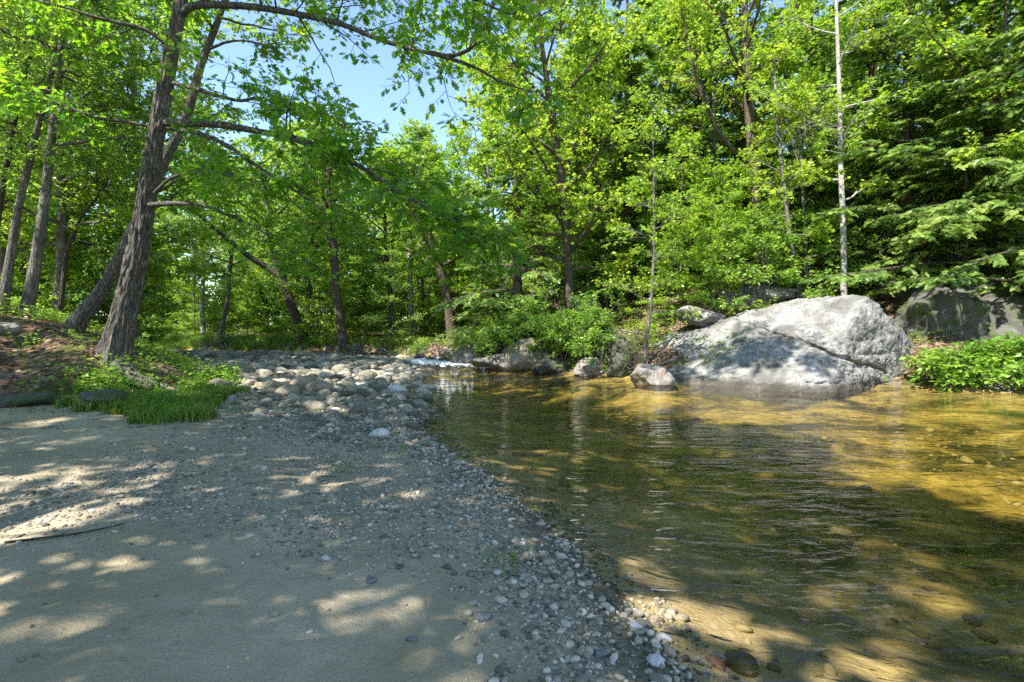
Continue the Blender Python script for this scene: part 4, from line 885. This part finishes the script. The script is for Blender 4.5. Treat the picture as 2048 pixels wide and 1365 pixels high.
def scatter(n, box, mind, test, protos_, scf, label, group, taken):
    c = 0; tries = 0
    while c < n and tries < n * 60:
        tries += 1; x = rng.uniform(box[0], box[1]); y = rng.uniform(box[2], box[3])
        if not test(x, y) or any((x - a) ** 2 + (y - b) ** 2 < mind * mind for a, b in taken): continue
        taken.append((x, y)); plant(protos_, x, y, scf(x, y), label, group); c += 1
taken = []
pxof = lambda x, y: 1024 + x / y * 1024
inview = lambda x, y: -150 < pxof(x, y) < 2200
def top_limit(x, y):
    """tree height that keeps the open sky of the photo open"""
    p = pxof(x, y); lim = np.interp(p, [0, 330, 430, 520, 640, 720, 800, 900, 960, 1050], [-300, -200, 120, 215, 205, 235, 268, 262, 120, -200])
    return (CAM_H + (HZ - lim) / F * y)
def sc_tree(x, y): return float(min(rng.uniform(.85, 1.25), (top_limit(x, y) - H1(x, y)) / 17.2))
scatter(27, (-34, -1, 28, 62), 2.8, lambda x, y: far_ok(x, y, 1.5) and 250 < pxof(x, y) < 1000, protos, sc_tree, 'slender leafy tree in the thick of the wood across the river', 'trees of the wood across the river', taken)
scatter(12, (-45, -13, 16, 40), 2.6, lambda x, y: pxof(x, y) > -120 and pxof(x, y) < 330 and height(np.array([x]), np.array([y]), True)[3][0] > 1, [protos[0], protos[3], protos[1]], lambda x, y: rng.uniform(.85, 1.2), 'leafy tree in the wood behind the left bank trunks', 'trees of the left bank wood', taken)
scatter(30, (-1, 42, 21, 56), 2.6, lambda x, y: far_ok(x, y, 3) and 960 < pxof(x, y) < 2150, protos, lambda x, y: rng.uniform(.85, 1.2), 'leafy tree in the hillside wood behind the front hemlocks', 'trees of the hillside wood', taken)
scatter(7, (-1, 36, 24, 46), 2.4, lambda x, y: far_ok(x, y, 3) and 980 < pxof(x, y) < 2150, hproto, lambda x, y: rng.uniform(.75, 1.05), 'hemlock deep in the hillside wood', 'hemlocks of the hillside wood', taken)
staken = []
scatter(85, (-34, 0, 25, 55), 1.05, lambda x, y: far_ok(x, y, 1.2) and 280 < pxof(x, y) < 1000, sproto, lambda x, y: rng.uniform(.6, 1.15), 'layered sapling in the understorey across the river', 'saplings across the river', staken)
scatter(34, (-34, -11, 17.5, 36), 1.1, lambda x, y: pxof(x, y) > -100 and pxof(x, y) < 380 and height(np.array([x]), np.array([y]), True)[3][0] > .8, sproto, lambda x, y: rng.uniform(.5, 1.0), 'sapling in the understorey of the left bank', 'saplings of the left bank', staken)
scatter(85, (0, 26, 15.5, 34), .8, lambda x, y: far_ok(x, y, 2.6) and 1180 < pxof(x, y) < 2150, sproto, lambda x, y: rng.uniform(.45, 1.05), 'sapling in the understorey of the right slope', 'saplings of the right slope', staken)
scatter(14, (-1, 6, 19.5, 32), .9, lambda x, y: far_ok(x, y, 2.0) and 960 < pxof(x, y) < 1260, sproto, lambda x, y: rng.uniform(.5, .9), 'sapling in the understorey behind the bright bush', 'saplings behind the bush', staken)
# trees beside and behind the viewpoint that shade the beach
stk = []
for (x, y, sc, k) in [(-9.9, 2.6, 1.3, 0), (-6.8, -1.2, 1.25, 3), (-5.2, -4.4, 1.15, 1), (-6.6, -6.0, .85, 0)] + [(-14, -9, 1.2, 0), (-8, -11, 1.1, 1), (-3, -12, 1.2, 3), (-12, -16, 1.3, 1), (-5, -18, 1.2, 0), (-18, -3, 1.2, 3), (-17, 4, 1.1, 1), (21, 11.5, 1.0, 0), (24.5, 9.5, 1.1, 1), (28, 12, 1.2, 3), (32, 8.5, 1.1, 0), (27, 16, 1.2, 1), (36, 12, 1.2, 3)]:
    dup(protos[k], (x, y, H1(x, y) - .05), rng.uniform(0, 6.28), sc, 'tall leafy tree at the water side, outside the frame', 'trees around the viewpoint')
# far woods behind everything: one mass
fw, fl = MB(), MB()
n = 150; ang = rng.uniform(-1.0, 1.0, n); rad0 = rng.uniform(62, 100, n); sx, sy = rad0 * np.sin(ang), rad0 * np.cos(ang)
tp = np.stack([np.stack([sx, sy, np.full(n, .5)], -1), np.stack([sx + rng.normal(0, .3, n), sy, np.full(n, 8.0)], -1), np.stack([sx + rng.normal(0, .6, n), sy, np.full(n, 15.0)], -1)], 1)
fl.add(*tubes(tp, np.tile([.2, .14, .05], (n, 1)), 5))
m_ = 620; ctr = np.repeat(np.arange(n), m_); N_ = n * m_
hh = rng.uniform(-.3, 16, N_) * np.where(rng.random(N_) < .25, .3, 1); rad2 = (2.8 * np.sin(np.pi * np.clip(hh / 17, .1, .98)) + 1.0) * np.sqrt(rng.random(N_)); an = rng.uniform(0, 6.28, N_)
pp = np.stack([sx[ctr] + rad2 * np.cos(an), sy[ctr] + rad2 * np.sin(an), hh + .5], -1)
lim = np.array([1.0]); keepm = pp[:, 2] < CAM_H + (HZ - np.interp(1024 + pp[:, 0] / pp[:, 1] * 1024, [0, 330, 430, 520, 640, 720, 800, 900, 960, 1050], [-300, -200, 120, 240, 230, 250, 285, 280, 120, -200])) / F * pp[:, 1]
pp = pp[keepm]; N_ = len(pp)
fw.add(*(lambda d: (d.v[0], d.f[0]))((lambda d: (put_leaves(d, pp, norm(rng.normal(0, 1, (N_, 3)) * np.array([1, 1, .4])), norm(np.array([0, 0, 1]) + rng.normal(0, .5, (N_, 3))), rng.uniform(.35, .7, N_), T_DIA, rng.random(N_)), d)[1])(MB())), tint=np.clip(rng.normal(.5, .2, N_), 0, 1))
o = fw.build('distant_woods', M['yellow_leaf']); tag(o, 'distant mass of green woods closing the view behind the trees', None, None, 'stuff')
o = fl.build('distant_trunks', M['dark_bark'], None, True); tag(o, 'dim trunks deep inside the distant woods', None, None, 'stuff')

# ------------------------------------------------------------------ bushes and low plants
def bush(name, loc, label, bases, rng, length=1.6, elev=1.0, leafm='bush_leaf', size=.1, bark='dead_wood', c2=6, c3=5, nl=7, r=.016, l2=.5, wig=.16, trop=-.03, out=None, tpl=T_SIMPLE):
    root = empty(name, loc, label, 'shrub'); loc = np.array(loc); n = len(bases)
    d = rng.normal(0, .55, (n, 3)); d[:, 2] = elev + rng.normal(0, .25, n)
    if out is not None: d += np.array(out)
    ln = length * rng.uniform(.65, 1.15, n); L1 = grow(np.asarray(bases) - loc, d, ln, 7, wig, trop, rng)
    r1 = np.full((n, 1), r) * np.linspace(1, .4, 8)[None]; wood, leaf = MB(), MB(); wood.add(*tubes(L1, r1, 5))
    foliage(wood, leaf, L1, r1, rng, c2, l2, c3, .22, nl, size, tpl, .5, .2, .5, t0=.3, twig_r=.003)
    wood.build('stems', M[bark], root, True); leaf.build('crown', M[leafm], root); return root
n = 70; bx = np.linspace(-.2, 2.8, n) + rng.normal(0, .12, n); by = np.interp(bx, [-.4, 1.1, 2.6, 3.4], [18.2, 17.0, 15.3, 14.6]) + rng.uniform(.1, 1.1, n)
bush('shrub', (1.2, 17.0, H1(1.2, 17.0)), 'bright green leafy bush overhanging the far edge of the pool', np.stack([bx, by, height(bx, by) - .02], -1), rng, 1.9, 1.15, out=(-.1, -.28, 0), c2=8, c3=5, nl=8, size=.11)
n = 26; bx = rng.uniform(-1.7, -.3, n); by = np.interp(bx, [-1.7, -.3], [20.2, 18.2]) + rng.uniform(.2, .9, n)
bush('shrub', (-1.0, 19.6, H1(-1, 19.6)), 'smaller bright bush joining the large one on its left above the driftwood', np.stack([bx, by, height(bx, by) - .02], -1), rng, 1.3, 1.0, out=(-.1, -.2, 0), c2=8, nl=8, size=.11)
n = 40; bx = rng.uniform(2.4, 4.0, n); by = np.interp(bx, [2.4, 4.0], [15.3, 13.7]) + rng.uniform(.15, .8, n)
bush('shrub', (3.2, 14.8, H1(3.2, 14.8)), 'sparse grey twiggy shrub at the waterline right of the bright bush', np.stack([bx, by, height(bx, by) - .02], -1), rng, 1.1, 1.2, c2=4, c3=3, nl=2, size=.08, leafm='pale_leaf', out=(-.1, -.2, 0))
n = 46; bx = rng.uniform(10.2, 14.0, n); by = np.interp(bx, [9.7, 10.5, 13.2], [12.5, 11.7, 10.9]) + rng.uniform(-.05, .8, n)
bush('shrub', (11.3, 12.2, H1(11.3, 12.2)), 'lush broad-leaved shrub at the waterline right of the huge boulder', np.stack([bx, by, height(bx, by) - .02], -1), rng, .66, .75, c2=7, c3=5, nl=7, size=.14, leafm='bush_leaf', out=(-.1, -.3, 0), tpl=T_SIMPLE)

def plants(name, x, y, label, rng, leafm, hgt, size, nl, tpl=T_SIMPLE, tilt=.4):
    h = height(x, y); n = len(x); mb = MB(); H = hgt * rng.uniform(.4, 1.2, n)
    w_ = np.repeat(np.arange(n), nl); N_ = len(w_); u = rng.random(N_) ** .7; a = rng.uniform(0, 6.28, N_); rr_ = rng.uniform(.1, .6, N_) * H[w_] * .8
    p = np.stack([x[w_] + rr_ * np.cos(a), y[w_] + rr_ * np.sin(a), h[w_] + u * H[w_]], -1)
    d = np.stack([np.cos(a), np.sin(a), rng.normal(-.1, .2, N_)], -1)
    put_leaves(mb, p, d, norm(np.array([0, 0, 1]) + rng.normal(0, tilt, (N_, 3))), size * rng.uniform(.5, 1.2, N_), tpl, np.clip(rng.normal(.5, .2, n)[w_] + rng.normal(0, .12, N_), 0, 1))
    st = np.stack([np.stack([x, y, h - .02], -1), np.stack([x + rng.normal(0, .03, n), y + rng.normal(0, .03, n), h + H * .9], -1)], 1); v, q = tubes(st, np.full((n, 2), .004), 3); mb.add(v, q, np.full(len(q), .2))
    return tag(mb.build(name, M[leafm]), label, None, None, 'stuff')
def pick(n, box, cond):
    x = rng.uniform(box[0], box[1], n); y = rng.uniform(box[2], box[3], n); h, d, f, b = height(x, y, True); k = cond(x, y, d, f, b, rng.random(n)); return x[k], y[k]
nz = lambda x, y, sc, sd: .5 + .5 * fbm(np.stack([x * sc, y * sc, 0 * x], -1), 3, sd)
x, y = pick(9000, (-22, -5.5, 7, 26), lambda x, y, d, f, b, r: (b > -.1) & (~f) & (r < np.clip((nz(x, y, .9, 31) - .38) * 2.2, 0, 1) * (.35 + .65 * sstep(9.5, 12, y))))
plants('undergrowth', x, y, 'low green undergrowth covering the left bank', rng, 'green_leaf', .32, .10, 9)
x, y = pick(9000, (-34, 0, 23, 50), lambda x, y, d, f, b, r: f & (d > .3) & (r < np.clip((nz(x, y, .5, 33) - .3) * 1.6, 0, .8)))
plants('far_undergrowth', x, y, 'low plants on the forest floor across the river', rng, 'green_leaf', .55, .15, 10)
x, y = pick(9000, (1, 24, 12.5, 30), lambda x, y, d, f, b, r: f & (d > .12) & (r < np.clip((nz(x, y, .7, 35) - .25) * 2.2, 0, .9)))
plants('slope_undergrowth', x, y, 'low plants and ferns on the slope above the huge boulder', rng, 'yellow_leaf', .35, .11, 9)
x, y = pick(1300, (-8.2, -5.0, 7.4, 12.5), lambda x, y, d, f, b, r: (r < np.clip(nz(x, y, 1.6, 71) * 3 - 1.2, 0, 1)) & (pdist(x, y, np.array([(-7.4, 8.0), (-5.3, 7.7), (-5.3, 9.2), (-6.0, 11.3), (-7.0, 12.3), (-7.4, 11), (-7.0, 9.6)])) < 0))
plants('bank_plants', x, y, 'leafy plants between the oak foot and the cobbles', rng, 'bush_leaf', .42, .085, 16)

def grass(name, x, y, hgt, label, rng, wd=.006):
    n = len(x); h = height(x, y) - .01; a = rng.uniform(0, 6.28, n); L_ = hgt * rng.uniform(.4, 1.2, n); bend = rng.uniform(.15, .8, n)
    dx, dy = np.cos(a), np.sin(a); px_, py_ = -dy, dx; V = []
    for u, wf in ((0, 1), (.5, .8), (1, .05)):
        out_ = bend * u * u * L_; zz = h + L_ * u * (1 - .35 * bend * u)
        for sgn in (-1, 1): V.append(np.stack([x + dx * out_ + px_ * sgn * wd * wf, y + dy * out_ + py_ * sgn * wd * wf, zz], -1))
    V = np.stack(V, 1); i = (np.arange(n) * 6)[:, None]; f = np.concatenate([i + np.array([[0, 1, 3, 2]]), i + np.array([[2, 3, 5, 4]])]); t = np.clip(rng.normal(.5, .25, n), 0, 1)
    mb = MB(); mb.add(V.reshape(-1, 3), f, np.concatenate([t, t])); return tag(mb.build(name, M['grass']), label, None, None, 'stuff')
GP = np.array([(-5.5, 7.1), (-4.9, 6.7), (-4.3, 6.75), (-4.55, 7.5), (-5.1, 9.0), (-5.8, 10.6), (-6.4, 10.4), (-6.0, 8.8), (-6.5, 7.9)])
x, y = pick(60000, (-7, -4, 6.2, 11), lambda x, y, d, f, b, r: (pdist(x, y, GP) + .5 * vnoise(np.stack([x * 2.2, y * 2.2, 0 * x], -1), 8) + .15 * vnoise(np.stack([x * 9, y * 9, 0 * x], -1), 9) < .05) & (r < np.clip(nz(x, y, 2.2, 41) * 2.4 - .8, .03, 1)))
grass('grass', x, y, .24, 'bright grass clump where the bank meets the sand', rng)
xg, yg = pick(2600, (-6.6, -4, 6.3, 9.5), lambda x, y, d, f, b, r: (pdist(x, y, GP) + .2 * vnoise(np.stack([x * 3, y * 3, 0 * x], -1), 8) < 0))
plants('grass_weeds', xg, yg, 'small leafy weeds growing through the grass clump', rng, 'bush_leaf', .17, .055, 10)
x, y = pick(160000, (-24, -4, 22, 33), lambda x, y, d, f, b, r: f & (d > 0) & (d < 1.5) & (r < nz(x, y, .6, 43) * 1.1 - .1))
grass('bank_grass', x, y, .5, 'grass fringe along the far bank', rng, .014)
# a few tufts in the gravel and cobbles
tx, ty = [], []
for (px, py, Y) in [(700, 940, 5.0), (780, 900, 5.9), (1020, 1120, 3.05), (480, 826, 7.6), (585, 820, 8.2), (620, 830, 8.0), (690, 745, 14), (1110, 1005, 4.1), (660, 800, 9)]:
    tx.append(rng.normal((px - 1024) / F * Y, .05 + .015 * Y, 60)); ty.append(rng.normal(Y, .05 + .015 * Y, 60))
grass('grass_tufts', np.concatenate(tx), np.concatenate(ty), .11, 'thin grass tufts sprouting from gravel and cobbles', rng, .003)

x, y = pick(5200, (-9, -3.6, 5.6, 12), lambda x, y, d, f, b, r: (b < .1) & (b > -1.5) & (d > .3) & (~f) & (r < .22 * np.exp(b * 1.6) * np.clip(nz(x, y, 1.6, 61) * 3 - 1.1, 0, 1)))
plants('sparse_weeds', x, y, 'sparse weeds thinning out from the bank onto the sand', rng, 'pale_leaf', .12, .045, 7)
x, y = pick(5200, (-9, -3.6, 5.6, 12), lambda x, y, d, f, b, r: (b < .1) & (b > -1.8) & (d > .3) & (~f) & (r < .5 * np.exp(b * 1.3) * np.clip(nz(x, y, 1.3, 63) * 2.4 - .7, 0, 1)))
toe = (x, y)
# leaf litter
def litter(name, x, y, label, sz):
    n = len(x); h = height(x, y); mb = MB(); a = rng.uniform(0, 6.28, n)
    put_leaves(mb, np.stack([x, y, h + rng.uniform(.004, .03, n)], -1), np.stack([np.cos(a), np.sin(a), rng.normal(0, .2, n)], -1), norm(np.array([0, 0, 1]) + rng.normal(0, .3, (n, 3))), sz * rng.uniform(.6, 1.2, n), T_SIMPLE, rng.random(n))
    return tag(mb.build(name, M['litter']), label, None, None, 'stuff')
x, y = pick(22000, (-20, -5.8, 5, 22), lambda x, y, d, f, b, r: (b > -.15) & ~f)
x, y = np.concatenate([x, toe[0]]), np.concatenate([y, toe[1]])
litter('leaf_litter', x, y, 'dead brown leaves covering the left bank', .085)
x, y = pick(16000, (1, 20, 12.5, 24), lambda x, y, d, f, b, r: f & (d > .25))
litter('slope_litter', x, y, 'dead brown leaves covering the right slope', .1)
x, y = pick(9000, (-26, 0, 20, 36), lambda x, y, d, f, b, r: f & (d > .25))
litter('far_litter', x, y, 'dead brown leaves on the far bank', .14)
x, y = pick(5200, (-7.5, 0, 1.7, 8.5), lambda x, y, d, f, b, r: (d > .1) & ~f & (b < 0) & (r < (.02 + .9 * sstep(.5, -2.6, x + .25 * y)) * np.clip(nz(x * .6, y * 2.0, 1.3, 55) * 3.2 - 1.5, .02, 1)))
litter('beach_debris', x, y, 'dark scraps of dead leaf scattered over the sand', .026)

n_ = 130; xt, yt = pick(1400, (-6.5, -1.2, 2.6, 8.2), lambda x, y, d, f, b, r: (d > .3) & (b < -.05) & (r < np.clip(nz(x * .6, y * 2, 1.3, 55) * 2.6 - 1.2, 0, 1) * sstep(.3, -2.5, x + .25 * y)))
xt, yt = xt[:n_], yt[:n_]; a_ = rng.normal(.3, .7, len(xt)); tw = np.stack([xt, yt, height(xt, yt) + .004], -1)
B = grow(tw, np.stack([np.cos(a_), np.sin(a_), 0 * a_], -1), rng.uniform(.04, .16, len(xt)), 4, .18, 0, rng); B[:, :, 2] = height(B[:, :, 0].ravel(), B[:, :, 1].ravel()).reshape(B.shape[:2]) + .004
mb = MB(); mb.add(*tubes(B, np.full(B.shape[:2], .0022) * rng.uniform(.6, 1.6, (len(xt), 1)), 4)); tag(mb.build('twig_debris', M['dark_bark'], None, True), 'broken dark twigs in drift lines over the sand', None, None, 'stuff')

# driftwood, root wads, fallen logs, sticks
def stick(name, pts, r, mat, label, cat, k=16, sides=10, twigs=0, tl=.3):
    pts = np.asarray(pts); loc = pts[0].copy(); E = resample(pts - loc, k); rr_ = np.linspace(r, r * .55, k) if np.isscalar(r) else np.interp(np.linspace(0, 1, k), np.linspace(0, 1, len(r)), r)
    mb = MB(); trunk_mesh(mb, E, rr_, sides); v = mb.v[0]
    v += (norm(v - v.mean(0)) * (np.asarray(rr_).mean() * .18 * fbm(v.astype(float) * 7, 3, 5))[:, None]).astype(np.float32)
    e0 = np.arange(sides)[::-1][None]; e1 = (np.arange(sides) + (k - 1) * sides)[None]
    mb.f += [e0.astype(np.int32), e1.astype(np.int32)]; mb.t += [np.zeros(1, np.float32)] * 2
    if twigs:
        w_ = np.zeros(twigs, int); p, tn = sample(E[None], w_, rng.uniform(.2, 1, twigs)); B = grow(p, side_dir(tn, rng, .2, .6), tl * rng.uniform(.5, 1.2, twigs), 4, .2, 0, rng)
        mb.add(*tubes(B, np.full((twigs, 5), r * .35) * np.linspace(1, .3, 5)[None], 4))
    o = mb.build(name, M[mat], None, True); o.location = loc.tolist(); return tag(o, label, cat)
def g3(px, py, Y, up=0): p = P(px, py, Y); return np.array([p[0], Y, H1(p[0], Y) + up])
stick('fallen_log', [g3(238, 735, 9.3, .16), g3(275, 740, 9.2, .17), g3(312, 750, 9.1, .14)], .17, 'oak_bark', 'short thick log lying right of the oak foot', 'log', 14, 14)
stick('dead_stick', [np.array([-2.92, 2.95, H1(-2.92, 2.95) + .008]), np.array([-2.72, 3.0, H1(-2.72, 3.0) + .012]), np.array([-2.55, 3.06, H1(-2.55, 3.06) + .014]), np.array([-2.44, 3.22, H1(-2.44, 3.22) + .016])], .0075, 'dark_bark', 'thin dark stick lying on the shaded sand', 'stick', 14, 8, 3, .07)
stick('driftwood_log', [g3(838, 712, 22.6, .12), g3(870, 710, 22.2, .16), g3(915, 706, 21.6, .2)], .06, 'dead_wood', 'pale driftwood pole along the far bank behind the riffle', 'driftwood', 14, 8, 5, .5)
stick('driftwood_log', [g3(905, 690, 21.4, .1), g3(930, 668, 21.2, .6), g3(950, 650, 21.0, 1.1)], .06, 'dead_wood', 'grey pole leaning up against the pale hemlock scrub', 'driftwood', 14, 8, 4, .5)
stick('dead_branch', [P(1300, 735, 13.8), P(1345, 720, 13.9), P(1400, 690, 14.2), P(1450, 655, 14.8)], .025, 'dead_wood', 'grey dead branch lying on the left slope of the huge boulder', 'branch', 14, 7, 8, .5)
stick('dead_branch', [P(1235, 660, 14.9), P(1260, 664, 14.7), P(1290, 672, 14.5)], .03, 'dead_wood', 'bleached broken branch sticking out beside the waterline sapling', 'branch', 14, 7, 6, .4)
def tangle(name, ctr, ext, n, r, mat, label, cat, up=.5, ln=.7, seed=0):
    rg = np.random.default_rng(seed); root = np.array(ctr); st = rg.normal(0, 1, (n, 3)) * np.array(ext) * .5; d = rg.normal(0, 1, (n, 3)); d[:, 2] = d[:, 2] * .5 + up
    B = grow(st, d, ln * rg.uniform(.5, 1.3, n), 6, .3, -.05, rg); mb = MB(); mb.add(*tubes(B, (r * rg.uniform(.4, 1.2, n))[:, None] * np.linspace(1, .3, 7)[None], 5))
    o = mb.build(name, M[mat], None, True); o.location = root.tolist(); return tag(o, label, cat)
tangle('root_wad', P(968, 690, 19.8), (.5, .5, .5), 90, .022, 'dead_wood', 'bleached upturned root tangle beside the left end of the bush', 'root wad', .4, .8, 1)
tangle('root_wad', P(1012, 712, 18.6), (.5, .4, .3), 70, .02, 'dead_wood', 'grey root tangle sitting on the low smooth rock', 'root wad', .3, .7, 2)
tangle('root_wad', P(446, 690, 30.2), (.4, .4, .7), 90, .03, 'dead_wood', 'hanging purple-grey roots of a bank tree at the far waterline', 'root wad', -.6, 1.0, 3)
tangle('driftwood_pile', P(880, 712, 21.8), (2.2, .8, .35), 160, .022, 'dead_wood', 'heap of bleached driftwood sticks behind the riffle', 'driftwood', .1, .9, 4)
tangle('dead_branches', P(1060, 530, 19.4), (1.2, .6, 1.6), 110, .013, 'dead_wood', 'spray of bleached dead hemlock twigs above the bush', 'branch', .25, 1.3, 5)
tangle('dead_branches', P(1615, 250, 15.8), (.8, .5, .9), 60, .012, 'dead_wood', 'bare grey twig tangle hanging left of the tall white trunk', 'branch', -.1, 1.1, 6)
tangle('exposed_roots', P(720, 700, 25.2), (1.4, .3, .4), 60, .03, 'dead_wood', 'grey roots hanging from the cut bank below the straight brown trunk', 'root wad', -.3, .7, 7)

# white water of the riffle
rg = np.random.default_rng(5); n = 4200
u = rg.random(n); fx = -4.1 + 3.3 * u + rg.normal(0, .12, n); fy = 21.4 - 2.0 * u + rg.normal(0, .42, n) * (.6 + .7 * rg.random(n)) - 1.3 * rg.random(n) ** 4; s = np.exp(rg.normal(-3.7, .5, n)) * (1.2 - .5 * np.abs(u - .4))
mb = MB(); v, f = stone_shape(1, 5, .3, (1.6, .7, .5)); 
V = np.stack([v[:, 0][None] * s[:, None] + fx[:, None], v[:, 1][None] * s[:, None] + fy[:, None], v[:, 2][None] * s[:, None] + (.01 + .05 * rg.random(n))[:, None]], -1)
mb.add(V.reshape(-1, 3), (f[None] + (np.arange(n) * len(v))[:, None, None]).reshape(-1, 3)); tag(mb.build('white_water', M['foam'], None, True), 'white broken water of the small riffle', None, None, 'stuff')

# ------------------------------------------------------------------ light, sky, camera
SUN = norm(np.array([-.43, -.42, .80])); el = math.asin(SUN[2]); az = math.atan2(SUN[0], SUN[1])
sl = bpy.data.lights.new('sun', 'SUN'); sl.energy = 2.65; sl.angle = math.radians(.53); sl.color = (1, .955, .88)
so = bpy.data.objects.new('sun', sl); C.objects.link(so); so.rotation_euler = Vector((-SUN).tolist()).to_track_quat('-Z', 'Y').to_euler(); so.location = (-20, 0, 30)
wd = bpy.data.worlds.new('World'); bpy.context.scene.world = wd; wd.use_nodes = True; nt = wd.node_tree
bg = nt.nodes['Background']; sk = nt.nodes.new('ShaderNodeTexSky'); sk.sky_type = 'NISHITA'; sk.sun_disc = False; sk.sun_elevation = el; sk.sun_rotation = az; sk.dust_density = .1; sk.ozone_density = 1.6; sk.altitude = 1500
nt.links.new(sk.outputs[0], bg.inputs[0]); bg.inputs[1].default_value = .09
cam = bpy.data.cameras.new('camera'); co = bpy.data.objects.new('camera', cam); C.objects.link(co); co.location = (0, 0, CAM_H); co.rotation_euler = (math.pi / 2, 0, 0)
cam.sensor_width = 36; cam.lens = 18; cam.shift_y = (HZ - 682.5) / 2048.0; cam.clip_end = 600; cam.clip_start = .05
sc = bpy.context.scene; sc.camera = co
sc.view_settings.view_transform = 'Standard'; sc.view_settings.look = 'None'; sc.view_settings.gamma = 1; sc.view_settings.use_curve_mapping = False; sc.view_settings.exposure = 2.36
cy = sc.cycles; cy.max_bounces = 10; cy.diffuse_bounces = 6; cy.glossy_bounces = 3; cy.transmission_bounces = 6; cy.transparent_max_bounces = 12; cy.volume_bounces = 0
cy.caustics_reflective = False; cy.caustics_refractive = False; cy.use_adaptive_sampling = False; cy.sample_clamp_indirect = 2; cy.use_denoising = False
